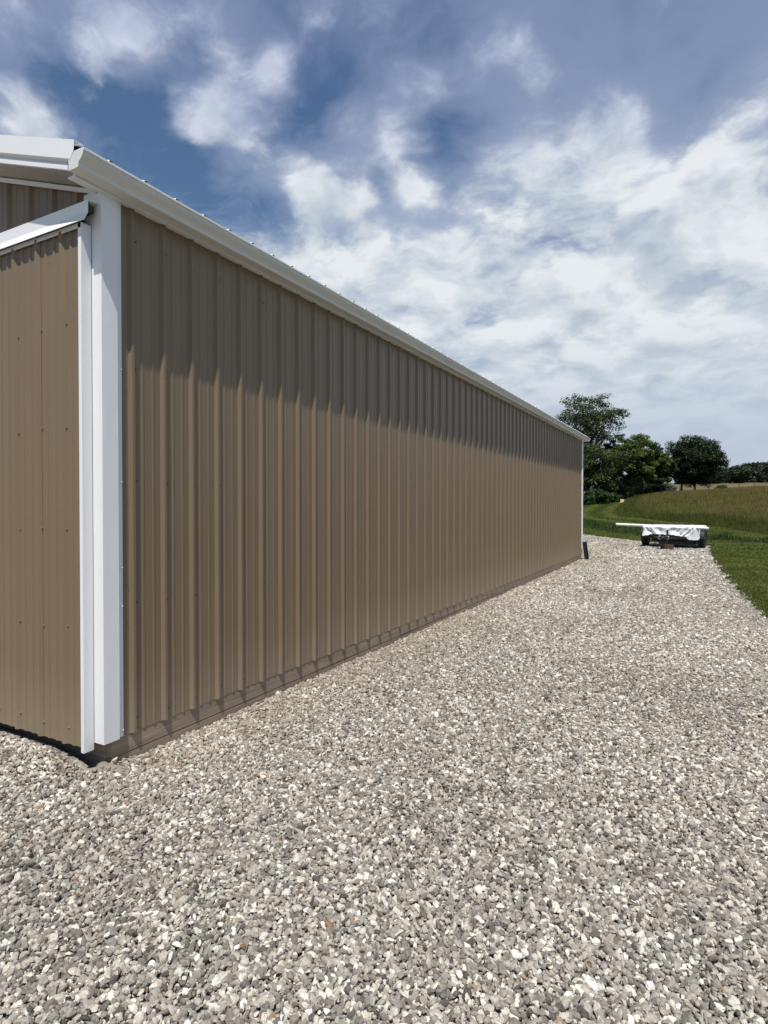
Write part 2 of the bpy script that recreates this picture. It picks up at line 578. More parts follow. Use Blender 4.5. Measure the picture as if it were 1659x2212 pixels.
# ------------------------------------------------------------------ loose stones (one object)
def make_stones():
    bands = [(0.5, 2.6, 0.0150, 0.0099), (2.6, 4.2, 0.0155, 0.0101), (4.2, 6.5, 0.0168, 0.0107), (6.5, 10, 0.0195, 0.0124), (10, 15, 0.026, 0.0168), (15, 31, 0.038, 0.0245)]
    P, S, RT = [], [], []
    for layer in (0, 1):
        for v0, v1, sp, r in bands:
            if layer:
                sp *= 1.55
            us = np.arange(-0.80 * v1 - 1.2, 0.80 * v1 + 1.2, sp)
            vs = np.arange(v0, v1, sp * 0.87)
            U, V = np.meshgrid(us, vs)
            U = U + RNG.uniform(-0.48, 0.48, U.shape) * sp + (np.arange(len(vs)) % 2)[:, None] * sp / 2
            V = V + RNG.uniform(-0.48, 0.48, V.shape) * sp
            U, V = U.ravel(), V.ravel()
            k = (np.abs(U) < 0.72 * V + np.clip(1.35 - 0.12 * V, 0.2, 1.2))
            U, V = U[k], V[k]
            X, Y = U * R2[0] + V * F2[0], U * R2[1] + V * F2[1]
            k = ~((X < -2.94) & (Y > 2.06) & (Y < 16.7))
            # distance to the lawn edge: stones thin out into the grass
            edge = np.interp(Y, [q[1] for q in YARD[1:10]], [q[0] for q in YARD[1:10]])
            k &= X < edge + 0.05 * RNG.standard_normal(X.shape) + 0.09 * vnoise(X * 3, Y * 3, 21, 1.0, 3)
            far = np.interp(X, [q[0] for q in YARD[:8:-1]], [q[1] for q in YARD[:8:-1]])
            k &= Y < far + 0.06 * RNG.standard_normal(X.shape)
            k &= Y < 30
            # thinner on the sandy hollow at the barn's corner
            hol = np.exp(-(((X + 2.90) / 0.11) ** 2 + ((Y - 2.15) / 0.085) ** 2))
            k &= RNG.random(X.shape) > hol * 0.97
            X, Y, V = X[k], Y[k], V[k]
            n = len(X)
            rr = r * np.exp(0.30 * RNG.standard_normal(n)) * (1.0 if layer == 0 else 1.12)
            rr = np.clip(rr, r * 0.5, r * 1.9)
            sc = np.stack([rr * RNG.uniform(1.0, 1.65, n), rr * RNG.uniform(0.65, 1.05, n), rr * RNG.uniform(0.45, 0.95, n)], -1)
            z = -0.068 + (0.004 if layer == 0 else 0.010) + 0.25 * rr + RNG.uniform(-0.005, 0.005, n)
            z += 0.014 * vnoise(X, Y, 2, 0.9, 2)
            z += berm(X, Y) + 0.040 * np.exp(-((X + 2.93) / 0.17) ** 2 - ((Y - 2.16) / 0.14) ** 2)
            P.append(np.stack([X, Y, z], -1))
            S.append(sc)
            tilt = RNG.normal(0, 0.60, (n, 2))
            RT.append(np.stack([tilt[:, 0], tilt[:, 1], RNG.uniform(0, 6.28, n)], -1))
    P, S, RT = np.concatenate(P), np.concatenate(S), np.concatenate(RT)
    n = len(P)
    tone = np.clip(RNG.normal(0.52, 0.235, n), 0, 0.96)
    tone = np.where(RNG.random(n) < 0.012, RNG.uniform(0.96, 1.0, n), tone)
    tone = np.clip(tone + 0.10 * vnoise(P[:, 0], P[:, 1], 9, 1.3, 3), 0, 1)
    hue = RNG.random(n)
    dw = np.where(P[:, 1] > 2.0, np.abs(P[:, 0] + 2.95), 9.0)
    dust = np.clip(1.0 - dw / 0.75, 0, 1) * RNG.uniform(0.35, 1.0, n)
    dust = np.maximum(dust, np.clip(vnoise(P[:, 0], P[:, 1], 14, 2.2, 3) - 0.08, 0, 1) * 0.40)
    me = bpy.data.meshes.new('gravel')
    me.vertices.add(n)
    me.vertices.foreach_set('co', P.astype(np.float32).ravel())
    for nm, arr in (('scl', S), ('rot', RT)):
        me.attributes.new(nm, 'FLOAT_VECTOR', 'POINT').data.foreach_set('vector', arr.astype(np.float32).ravel())
    for nm, arr in (('tone', tone), ('hue', hue), ('dust', dust)):
        me.attributes.new(nm, 'FLOAT', 'POINT').data.foreach_set('value', arr.astype(np.float32))
    me.attributes.new('kindex', 'INT', 'POINT').data.foreach_set('value', RNG.integers(0, 10, n).astype(np.int32))
    o = link('gravel', me, M['stone'])
    tag(o, kind='stuff', cat='gravel', label='loose grey and buff crushed stone covering the yard beside the barn')
    g = bpy.data.node_groups.new('scatter stones', 'GeometryNodeTree')
    g.interface.new_socket('Geometry', in_out='INPUT', socket_type='NodeSocketGeometry')
    g.interface.new_socket('Geometry', in_out='OUTPUT', socket_type='NodeSocketGeometry')
    nt = NT(g)
    gi, go = nt('NodeGroupInput'), nt('NodeGroupOutput')
    join = nt('GeometryNodeJoinGeometry')
    for k in range(10):
        ico = nt('GeometryNodeMeshIcoSphere', {'Radius': 1.0, 'Subdivisions': 2})
        pos = nt('GeometryNodeInputPosition').outputs[0]
        off = nt('ShaderNodeVectorMath', {0: pos, 1: (k * 7.3, k * 3.1 + 2, -k * 5.7)}, operation='ADD')
        vor = nt('ShaderNodeTexVoronoi', {'Vector': off.outputs[0], 'Scale': 0.75})
        noi = nt('ShaderNodeTexNoise', {'Vector': off.outputs[0], 'Scale': 1.1, 'Detail': 2.0})
        r = nt.m('ADD', nt.m('MULTIPLY_ADD', vor.outputs['Distance'], -0.75, 1.15), nt.m('MULTIPLY', nt.m('SUBTRACT', noi.outputs[0], 0.5), 0.7))
        sc = nt('ShaderNodeVectorMath', {0: pos}, operation='SCALE')
        nt.put(sc.inputs['Scale'], r)
        sp = nt('GeometryNodeSetPosition', {'Geometry': ico.outputs[0], 'Position': sc.outputs[0]})
        sh = nt('GeometryNodeSetShadeSmooth', {'Geometry': sp.outputs[0], 'Shade Smooth': False})
        ma = nt('GeometryNodeSetMaterial', {'Geometry': sh.outputs[0], 'Material': M['stone']})
        g2 = nt('GeometryNodeGeometryToInstance', {0: ma.outputs[0]})
        g.links.new(g2.outputs[0], join.inputs[0])

    def attr(nm, ty):
        nd = nt('GeometryNodeInputNamedAttribute', data_type=ty)
        nd.inputs['Name'].default_value = nm
        return nd.outputs['Attribute']
    e2r = nt('FunctionNodeEulerToRotation', {0: attr('rot', 'FLOAT_VECTOR')})
    iop = nt('GeometryNodeInstanceOnPoints', {'Points': gi.outputs[0], 'Instance': join.outputs[0], 'Pick Instance': True,
                                              'Instance Index': attr('kindex', 'INT'), 'Rotation': e2r.outputs[0], 'Scale': attr('scl', 'FLOAT_VECTOR')})
    g.links.new(iop.outputs[0], go.inputs[0])
    md = o.modifiers.new('scatter', 'NODES')
    md.node_group = g
    print('stones', n)


make_stones()


def make_sand():
    n, rings = 40, 8
    vs, fs = [(-2.93, 2.16, -0.022)], []
    for r in range(1, rings + 1):
        for k in range(n):
            a = 2 * math.pi * k / n
            q = r / rings
            rad = q * (0.19 + 0.05 * math.sin(3 * a + 1) + 0.03 * math.sin(5 * a))
            vs.append((-2.93 + rad * 1.1 * math.cos(a), 2.16 + rad * 0.85 * math.sin(a), -0.022 - 0.050 * q ** 1.6 + 0.004 * math.sin(7 * a + 9 * q)))
    for k in range(n):
        fs.append((0, 1 + k, 1 + (k + 1) % n))
    for r in range(rings - 1):
        for k in range(n):
            b, c = 1 + r * n, 1 + (r + 1) * n
            fs.append((b + k, c + k, c + (k + 1) % n, b + (k + 1) % n))
    mb = MB()
    mb.add(vs, fs)
    tag(mb.build('sand', M['sand'], smooth=True), kind='structure')


make_sand()


# ------------------------------------------------------------------ grass (stuff)
def blades(name, U, V, height, width, mat_, lean=0.5, tone=None, seed=None, bend=True, label='', cat='grass'):
    n = len(U)
    Z = ground_z(U, V) - 0.01
    X, Y = U * R2[0] + V * F2[0], U * R2[1] + V * F2[1]
    a = RNG.uniform(0, 2 * math.pi, n)
    la = RNG.uniform(0, 2 * math.pi, n)
    ln = np.abs(RNG.normal(0, lean, n)) * height
    wx, wy = np.cos(a) * width / 2, np.sin(a) * width / 2
    base = np.stack([X, Y, Z], -1)
    side = np.stack([wx, wy, np.zeros(n)], -1)
    mid = base + np.stack([np.cos(la) * ln * 0.3, np.sin(la) * ln * 0.3, height * 0.6], -1)
    tip = base + np.stack([np.cos(la) * ln, np.sin(la) * ln, height], -1)
    verts = np.stack([base - side, base + side, mid + side * 0.8, mid - side * 0.8, tip], 1).reshape(-1, 3)
    i = np.arange(n)[:, None] * 5
    # tip triangle as a degenerate-free pair: two triangles for the lower part, one for the tip
    f = np.concatenate([i + [0, 1, 2], i + [0, 2, 3], i + [3, 2, 4]], 0)
    h = np.tile(np.array([0, 0, 0.6, 0.6, 1.0]), n)
    if tone is None:
        tone = np.clip(0.5 + 0.30 * vnoise(U, V, 6, 1.2, 3) + RNG.normal(0, 0.18, n), 0, 1)
    at = {'h': h, 'tone': np.repeat(tone, 5)}
    at['seed'] = np.repeat(seed if seed is not None else np.zeros(n), 5)
    o = link(name, np_mesh(name, verts, f, at), mat_)
    tag(o, label, cat, kind='stuff')
    return o


def scatter(n, u0, u1, v0, v1):
    return RNG.uniform(u0, u1, n), RNG.uniform(v0, v1, n)


def to_world(U, V):
    return U * R2[0] + V * F2[0], U * R2[1] + V * F2[1]


YARD_UV = [((x * R2[0] + y * R2[1]), (x * F2[0] + y * F2[1])) for x, y in YARD]


def make_lawn():
    U1, V1 = scatter(430000, 4, 17, 5, 17)
    U2, V2 = scatter(420000, 7, 30, 17, 42)
    U3, V3 = scatter(330000, 12, 40, 40, 92)
    X4, Y4 = RNG.uniform(0.2, 6.5, 200000), RNG.uniform(-1.0, 10.5, 200000)
    U4, V4 = X4 * R2[0] + Y4 * R2[1], X4 * F2[0] + Y4 * F2[1]
    U = np.concatenate([U1, U2, U3, U4])
    V = np.concatenate([V1, V2, V3, V4])
    X, Y = to_world(U, V)
    jit = 0.06 * vnoise(X * 3, Y * 3, 21, 1.0, 3)
    k = ~in_poly(X - jit + RNG.normal(0, 0.035, len(X)), Y + RNG.normal(0, 0.035, len(X)), YARD)
    k &= (U < 0.80 * np.maximum(V, 0) + 5.0) & (U > 0.28 * V) & ~in_poly(U, V, FIELD)
    U, V = U[k], V[k]
    near = np.clip((V - 7) / 14, 0, 1)
    hgt = (0.050 + 0.022 * vnoise(U, V, 31, 0.5, 2) + 0.02 * near) * RNG.uniform(0.6, 1.25, len(U))
    far = np.clip((V - 38) / 8, 0, 1)
    wd = 0.006 + 0.016 * near + 0.03 * far
    stripes = 0.16 * np.sin((U * 0.35 + V) * 2 * math.pi / 1.9) * (1 - far) + 0.30 * far * np.sin(dist_line(U, V, FIELD_EDGE) * 2 * math.pi / 2.6)
    tone = np.clip(0.45 + 0.28 * vnoise(U, V, 6, 0.8, 3) + stripes * near + RNG.normal(0, 0.2, len(U)), 0, 1)
    blades('lawn_grass', U, V, hgt, wd, M['lawn_blade'], 0.7, tone, label='short mown green grass bordering the gravel yard')
    print('lawn', len(U))


make_lawn()


def make_weeds():
    U, V = scatter(150000, 8, 27, 19, 60)
    d = dist_line(U, V, SWALE)
    k = (d < 1.5 + 0.5 * vnoise(U, V, 41, 2.0)) & (RNG.random(len(U)) < np.interp(V, [20, 30, 60], [1, 0.8, 0.5]))
    U, V, d = U[k], V[k], d[k]
    clump = np.clip(0.5 + 0.8 * vnoise(U, V, 44, 0.8, 2), 0, 1)
    hgt = (0.13 + 0.32 * clump ** 2) * RNG.uniform(0.5, 1.2, len(U)) * np.clip(1.25 - d / 2, 0.4, 1)
    tone = np.clip(0.35 + 0.5 * vnoise(U, V, 45, 0.6, 3) + RNG.normal(0, 0.2, len(U)), 0, 1)
    blades('ditch_weeds', U, V, hgt, 0.022 + 0.02 * (V > 35), M['weed_blade'], 0.45, tone, label='rank dark green weeds along the shallow ditch', cat='weeds')


make_weeds()


def make_field():
    U1, V1 = scatter(120000, 15, 40, 22, 50)
    U2, V2 = scatter(220000, 18, 88, 45, 107)
    U, V = np.concatenate([U1, U2]), np.concatenate([V1, V2])
    k = in_poly(U, V, FIELD) & (U < 0.86 * V + 2)
    U, V = U[k], V[k]
    e = dist_line(U, V, FIELD_EDGE)
    hgt = (0.48 + 0.14 * vnoise(U, V, 51, 3.0, 3)) * RNG.uniform(0.55, 1.25, len(U)) * np.clip(0.55 + e / 3, 0.55, 1)
    patch = vnoise(U, V, 52, 6.0, 3)
    seed = np.clip((e - 1.8) / 3.0, 0, 1) * np.clip(0.72 + 0.55 * patch + RNG.normal(0, 0.25, len(U)), 0, 1)
    tone = np.clip(0.45 + 0.3 * vnoise(U, V, 53, 2.0, 3) + RNG.normal(0, 0.2, len(U)) - 0.35 * (e < 2.2), 0, 1)
    blades('field_grass', U, V, hgt, 0.020 + 0.020 * np.clip((V - 30) / 50, 0, 1), M['field_blade'], 0.28, tone, seed, label='tall unmown meadow grass with brown seed heads on the slope', cat='meadow grass')
    print('field', len(U))


make_field()

# ------------------------------------------------------------------ barn
XW = -2.95            # flat of the long wall's siding
Y0 = 2.150            # flat of the near gable's siding
LEN = 14.50
WID = 9.14
Y1 = Y0 + LEN
SLOPE = 1.0 / 3.0
Z_BOT = 0.097
Z_EAVE = EYE + 1.722
X_RIDGE = XW - WID / 2
RIB, PITCH_RIB = 0.0195, 0.2286


def rib_profile(a, b, first, rib=RIB, pitch=PITCH_RIB, minor=0.003):
    """(t, height) pairs of ribbed sheet between a and b, a big rib at `first`"""
    pts = []
    k0 = math.floor((a - first) / pitch) - 1
    t = first + k0 * pitch
    while t < b + pitch:
        pts += [(t - .026, 0), (t - .009, rib), (t + .008, rib), (t + .022, 0)]
        if minor:
            for q in (pitch / 3, 2 * pitch / 3):
                pts += [(t + q - .012, 0), (t + q - .006, minor), (t + q + .006, minor), (t + q + .012, 0)]
        t += pitch
    out = [(a, 0)] + [p for p in pts if a < p[0] < b] + [(b, 0)]
    return out


def sheet(prof, fn_lo, fn_hi):
    """strip of quads between two edges that share a profile"""
    mb = MB()
    n = len(prof)
    vs = [fn_lo(t, h) for t, h in prof] + [fn_hi(t, h) for t, h in prof]
    mb.add(vs, [(i, i + 1, n + i + 1, n + i) for i in range(n - 1)])
    return mb


def screw(mb, p, nrm, r=0.0062):
    """washer and hex head"""
    nrm = Vector(nrm)
    a = nrm.orthogonal().normalized()
    b = nrm.cross(a)
    p = Vector(p)
    vs = []
    for rad, d in ((r * 1.45, 0.0), (r * 1.45, 0.002), (r * 0.85, 0.003), (r * 0.8, 0.008)):
        for k in range(6):
            an = k * math.pi / 3
            vs.append(p + (a * math.cos(an) + b * math.sin(an)) * rad + nrm * d)
    fs = []
    for j in range(3):
        for k in range(6):
            fs.append((j * 6 + k, j * 6 + (k + 1) % 6, j * 6 + 6 + (k + 1) % 6, j * 6 + 6 + k))
    fs.append(tuple(range(18, 24)))
    mb.add(vs, fs)


barn = empty('pole_barn', (XW - WID / 2, Y0 + LEN / 2, 0))
BX, BY = barn.location.x, barn.location.y
tag(barn, 'long tan ribbed metal barn with white trim, gutter and sliding door', 'barn')


def bpart(mb, name, m, parent=barn, smooth=False, bevel=0.0):
    """part of the barn: verts are given in world space"""
    mb.v = [(x - BX, y - BY, z) for x, y, z in mb.v]
    return mb.build(name, m, parent, smooth, bevel)


RIB0 = 2.345
prof = rib_profile(Y0, Y1, RIB0)
mb = sheet(prof, lambda t, h: (XW + h, t, Z_BOT), lambda t, h: (XW + h, t, Z_EAVE + 0.06))
k = 0
t = RIB0
while t < Y1:
    for z in (0.165, 0.845, 1.560, 2.225, 2.97):
        jy, jz = random.uniform(-.004, .004), random.uniform(-.012, .012)
        screw(mb, (XW, t + 0.030 + jy, z + jz), (1, 0, 0))
    if k % 4 == 2:      # lap seam beside the rib
        mb.box(XW + 0.0004, XW + 0.0022, t + 0.0245, t + 0.0262, Z_BOT + .003, Z_EAVE)
    k += 1
    t += PITCH_RIB
bpart(mb, 'side_wall', M['tan'])


def gable_top(x):
    return Z_EAVE + SLOPE * (min(XW - x, x - (XW - WID)) if True else 0)


gprof = rib_profile(-XW, -(XW - WID), 3.14)
gprof.append((-X_RIDGE, 0))
gprof = sorted(set(gprof))
bpart(sheet(gprof, lambda t, h: (-t, Y0 - h, Z_BOT), lambda t, h: (-t, Y0 - h, gable_top(-t) + 0.02)), 'gable_wall', M['tan'])
bpart(sheet(gprof, lambda t, h: (-t, Y1 + h, Z_BOT), lambda t, h: (-t, Y1 + h, gable_top(-t) + 0.02)), 'gable_wall', M['tan'])
bpart(sheet(prof, lambda t, h: (XW - WID - h, t, Z_BOT), lambda t, h: (XW - WID - h, t, Z_EAVE + 0.06)), 'side_wall', M['tan'])

# roof: ribbed sheets down both slopes, eave edge at X_EAVE
OVER = 0.212                       # rake overhang beyond the gable
YR0, YR1 = Y0 - OVER, Y1 + OVER
X_EAVE = XW + 0.105
Z_ROOF = EYE + 1.856               # roof plane at x = -2.88
zr = lambda x: Z_ROOF + SLOPE * (-2.88 - x)
rprof = rib_profile(YR0 + 0.01, YR1 - 0.01, RIB0 + 0.02, 0.019)
CX = math.cos(math.atan(SLOPE))


def roof_pts(x):
    return lambda t, h: (x + h * math.sin(math.atan(SLOPE)), t, zr(x) + h * CX)


bpart(sheet(rprof, roof_pts(X_EAVE), roof_pts(X_RIDGE)), 'roof_panel', M['roof'])
XE2 = 2 * X_RIDGE - X_EAVE
bpart(sheet(rprof, lambda t, h: (XE2 - h * .31, t, zr(X_EAVE) + h * CX), lambda t, h: (X_RIDGE - h * .31, t, zr(X_RIDGE) + h * CX)), 'roof_panel', M['roof'])
# foam closure under the eave edge: fills the hollow ribs
mb = MB()
n = len(rprof)
xa, xb = X_EAVE - 0.004, X_EAVE - 0.05
vs = []
for x in (xa, xb):
    for t, h in rprof:
        vs.append((x + max(0, h - .001) * .31, t, zr(x) + (h - .0015) * CX))
    for t, h in rprof:
        vs.append((x, t, zr(x) - 0.02))
fs = []
for i in range(n - 1):
    fs += [(i, i + 1, n + i + 1, n + i), (i, 2 * n + i, 2 * n + i + 1, i + 1), (2 * n + i, 3 * n + i, 3 * n + i + 1, 2 * n + i + 1), (n + i, n + i + 1, 3 * n + i + 1, 3 * n + i)]
mb.add(vs, fs)
bpart(mb, 'closure_and_gap_black', M['foam_and_gap_black'])
for ya in (YR0 + 0.004, YR1 - 0.034):  # black plate added behind each end cap, painting in the gap's shade
    mb = MB()
    mb.box(-2.925, -2.868, ya, ya + 0.03, EYE + 1.742, EYE + 1.846)
    bpart(mb, 'closure_and_gap_black', M['foam_and_gap_black'])
# ridge cap
mb = MB()
for s in (-1, 1):
    mb.obox((X_RIDGE + s * 0.085, YR0, zr(X_RIDGE) + 0.004), (X_RIDGE + s * 0.085, YR1, zr(X_RIDGE) + 0.004), 0.2, 0.006, up=(s * 0.31, 0, 0.95))
bpart(mb, 'ridge_cap', M['white'])


# rake trim, sub-fascia, lip and soffit on both gables, both slopes
def rake(yf, sgn, mirror):
    """yf outer face; sgn = direction from outside to inside along y"""
    def mx(x):
        return 2 * X_RIDGE - x if mirror else x
    xs0, xs1 = -2.885, X_RIDGE

    def run(poly, cut=False):
        mb = MB()

        def at(p, x):
            if cut and x == xs0:      # notched end: the upper lip runs on over the gutter
                x = -2.858 if p[1] > -.028 else -2.888
            return (mx(x), yf + sgn * p[0], zr(x) + p[1])
        mb.prism(poly, at, xs0, xs1)
        return mb
    # folded trim: outer face with a turned drip edge and a top flange lying on the roof
    bpart(run([(0, .024), (0.055, .024), (0.055, .021), (.004, .021), (.004, -.025), (.004, -.031), (.004, -.074), (.022, -.086), (.022, -.089), (0, -.076), (0, -.031), (0, -.025)], True), 'rake_trim', M['white'])
    bpart(run([(.024, -.055), (.045, -.055), (.045, -.120), (.030, -.120), (.024, -.115)]), 'rake_board', M['white'])
    bpart(run([(.012, -.106), (.023, -.106), (.023, -.118), (.028, -.1225), (.028, -.129), (.012, -.129)]), 'rake_board', M['white'])


for mirror in (False, True):
    rake(YR0 - 0.008, 1, mirror)
    rake(YR1 + 0.008, -1, mirror)


def soffit(ya, yb, mirror):
    def mx(x):
        return 2 * X_RIDGE - x if mirror else x
    pr = []
    x = 2.905
    while x < -X_RIDGE:
        pr += [(x, 0), (x + .030, 0), (x + .033, .006), (x + .037, .006)]
        x += .040
    def f(y, dz):
        return lambda t, h: (mx(-t), y, zr(-t) - dz + h)
    bpart(sheet(pr, f(ya, .114 if ya < Y1 - .1 else .146), f(yb, .146 if ya < Y1 - .1 else .114)), 'soffit', M['soffit'])


for mirror in (False, True):
    soffit(YR0 + 0.022, Y0 + 0.01, mirror)
    soffit(Y1 - 0.01, YR1 - 0.022, mirror)

# moulding where soffit meets the gable siding
for s_, yy in ((1, Y0), (-1, Y1)):
    for mirror in (False, True):
        mx = (lambda x: 2 * X_RIDGE - x) if mirror else (lambda x: x)
        mb = MB()
        ya, yb = (yy - 0.030, yy - 0.0185) if s_ > 0 else (yy + 0.0185, yy + 0.030)
        mb.prism([(ya, -.149), (yb, -.149), (yb, -.174), (ya, -.170)], lambda p, x: (mx(x), p[0], zr(x) + p[1]), -2.955, X_RIDGE)
        bpart(mb, 'soffit_moulding', M['white'])

# eave fascia and gutter
XF = XW + 0.042
for s in (1, -1):
    mxx = (lambda x: x) if s > 0 else (lambda x: 2 * X_RIDGE - x)
    mb = MB()
    mb.prism([(XW - 0.02, EYE + 1.721), (XF, EYE + 1.715), (XF + .003, EYE + 1.715), (XF + .003, EYE + 1.826), (XF - .02, EYE + 1.826), (XF - .02, EYE + 1.728), (XW - .02, EYE + 1.728)],
             lambda p, y: (mxx(p[0]), y, p[1]), YR0 + 0.034, YR1 - 0.034)
    bpart(mb, 'fascia', M['white'])
    GP = [(0, .090), (0, 0), (.074, 0), (.079, .004), (.081, .018), (.086, .027), (.097, .037), (.108, .046), (.116, .057), (.119, .066), (.119, .072), (.127, .075), (.127, .086), (.124, .089), (.113, .089)]
    GPi = [(x + (.002 if x < .05 else -.002), z + (.002 if z < .05 else 0.0)) for x, z in GP[:-2]][::-1]
    GPi = [(.113, .0868)] + GPi
    XG, ZG = XF + 0.0035, EYE + 1.726
    mb = MB()
    mb.prism(GP + GPi, lambda p, y: (mxx(XG + p[0]), y, ZG + p[1]), YR0 - 0.004, YR1 + 0.004)
    g = bpart(mb, 'gutter', M['gutter'])
    for ya, yb in ((YR0 - 0.0065, YR0 - 0.0035), (YR1 + 0.0035, YR1 + 0.0065)):
        mb = MB()
        mb.prism(GP, lambda p, y: (mxx(XG + p[0]), y, ZG + p[1]), ya, yb)
        bpart(mb, 'end_cap', M['gutter'], g)

# corner trims: folded angle, plan outline (x, y) carried up
def corner(sx, sy, z0=0.099, z1=EYE + 1.728):
    def place(p, z):
        x, y = p
        x = x if sx > 0 else 2 * X_RIDGE - x
        y = y if sy > 0 else Y0 + Y1 - y
        return (x, y, z)
    xo, yo = XW + 0.031, Y0 - 0.0205
    out = [(xo - .150, Y0 - .001), (xo - .148, yo + .001), (xo - .136, yo), (xo, yo), (xo, yo + .100), (xo - .0220, yo + .117), (xo - .0185, yo + .139)]
    inn = [(xo - .0210, yo + .139), (xo - .0250, yo + .116), (xo - .0025, yo + .099), (xo - .0025, yo + .0025), (xo - .136, yo + .0025), (xo - .1455, yo + .0035), (xo - .1475, Y0 - .001)]
    mb = MB()
    mb.prism(out + inn, place, z0, z1)
    if sx > 0:
        for z in (0.14, 0.85, 1.07, 1.56, 2.2):
            p = place((xo - .0135, yo + .131), z)
            screw(mb, p, (1, -0.2 if sy > 0 else 0.2, 0), 0.0028)
    return bpart(mb, 'corner_trim', M['white'])


corner(1, 1)
corner(1, -1)
corner(-1, 1)
corner(-1, -1)

# skirt boards: two courses of planks round the foot
XS = XW - 0.002
def planks(z0, z1, off, jog):
    y = Y0 + 0.045
    ends = [Y0 + 0.045 + off] + [Y0 + 0.045 + off + 3.66 * (i + 1) for i in range(4)]
    cuts = [Y0 + 0.045] + [e for e in ends if Y0 + 0.5 < e < Y1 - 0.6] + [Y1 - 0.03]
    for a, b in zip(cuts[:-1], cuts[1:]):
        mb = MB()
        j = random.uniform(-.0015, .0015)
        mb.box(XS - 0.038 + jog + j, XS + jog + j, a + .0015, b - .0015, z0, z1)
        bpart(mb, 'skirt_board', M['skirt'], bevel=0.003)


planks(-0.008, 0.150, 0.0, 0.0)
planks(-0.15, -0.0125, 1.7, -0.001)
mb = MB()
mb.box(XW - WID + .01, XS - .04, Y0 + .046, Y0 + .082, -.14, .15)
bpart(mb, 'skirt_board', M['skirt'], bevel=0.003)
mb = MB()
mb.box(XW - WID + .01, XS - .04, Y1 - .07, Y1 - .032, -.14, .15)
bpart(mb, 'skirt_board', M['skirt'], bevel=0.003)

# sliding door hanging in front of the near gable
DY = 2.0815                 # face of the door's flat sheet
DR, DL = -3.000, -7.20     # its right and left edges
DZ0, DZ1 = 0.076, EYE + 1.541
dprof = rib_profile(-DR + 0.012, -DL - 0.012, 3.187, minor=0.0075)
mb = sheet(dprof, lambda t, h: (-t, DY - h * 0.9, DZ0 + 0.004), lambda t, h: (-t, DY - h * 0.9, DZ1 - 0.012))
t = 3.187
while t < -DL:
    for z in (0.175, 0.735, 1.285, 1.865, 2.435):
        screw(mb, (-(t - 0.030 + random.uniform(-.004, .004)), DY, z + random.uniform(-.012, .012)), (0, -1, 0), 0.0048)
    t += PITCH_RIB
for z in (0.165, 0.735, 1.285, 1.865, 2.465):
    screw(mb, (-3.040, DY, z), (0, -1, 0), 0.0048)
t = 3.187 + PITCH_RIB
mb.box(-(t - .0262), -(t - .0245), DY - .002, DY - .0004, DZ0 + .01, DZ1 - .02)
door = bpart(mb, 'sliding_door', M['tan'])


def channel(a, b, wdir, name='door_trim'):
    """edge channel wrapped round the door: face lip 26 mm, edge 62 mm deep"""
    mb = MB()
    out = [(0.026, -.0165), (0, -.0165), (0, .0435), (0.003, .0435), (.003, -.0135), (.026, -.0135)]
    a, b, w = Vector(a), Vector(b), Vector(wdir)
    mb.prism(out, lambda p, q: tuple(q + w * p[0] + Vector((0, DY + p[1], 0))), a, b)
    o = bpart(mb, name, M['white'], door)
    return o


channel((DR, 0, DZ0 - 0.016), (DR, 0, DZ1), (-1, 0, 0))
channel((DL, 0, DZ0 - 0.016), (DL, 0, DZ1), (1, 0, 0))
channel((DL + .003, 0, DZ1 - .0005), (DR - .0035, 0, DZ1 - .0005), (0, 0, -1))
# track and its cover above the door
mb = MB()
tp = [(Y0 - .019, EYE + 1.652), (2.064, EYE + 1.646), (2.058, EYE + 1.642), (2.058, EYE + 1.578), (2.036, EYE + 1.530), (2.038, EYE + 1.528), (2.0608, EYE + 1.576), (2.0608, EYE + 1.640), (2.066, EYE + 1.643), (Y0 - .019, EYE + 1.649)]
mb.prism(tp, lambda p, x: (x, p[0], p[1]), -8.6, -2.932)
bpart(mb, 'track_cover', M['white'])
mb = MB()
mb.box(-8.58, -2.955, 2.072, 2.112, EYE + 1.592, EYE + 1.630)
bpart(mb, 'door_track', M['black_steel'], bevel=0.004)

# ------------------------------------------------------------------ leaning black trough at the far corner
def trough():
    L, Wd, D = 0.52, 0.095, 0.04
    mb = MB()
    out = [(-Wd / 2, 0), (Wd / 2, 0), (Wd / 2 + .012, D), (Wd / 2 - .006, D), (Wd / 2 - .016, .012), (-Wd / 2 + .016, .012), (-Wd / 2 + .006, D), (-Wd / 2 - .012, D)]
    mb.prism(out, lambda p, z: (p[0], -p[1], z), 0.0, L)
    for z in (0.10, 0.22, 0.34, 0.46):
        mb.box(-Wd / 2 + .012, Wd / 2 - .012, -.018, -.011, z, z + .02)
    o = mb.build('splash_trough', M['black_plastic'], bevel=0.003)
    o.location = (XW + 0.15, Y1 - 0.10, -0.07)
    o.rotation_euler = (math.radians(2), math.radians(-8), math.radians(24))
    tag(o, 'black plastic trough standing on end against the far white corner of the barn', 'trough')


trough()

# ------------------------------------------------------------------ trailer
TRX, TRY = W(10.12, 20.72)
FWD = Vector((-0.13, -0.99, 0)).normalized()
TRZ = math.atan2(FWD.y, FWD.x)           # trailer's own +x points along its tongue
trailer = empty('utility_trailer', (TRX, TRY, -0.035), TRZ)
tag(trailer, 'low black two wheeled trailer parked at the far end of the gravel', 'trailer')
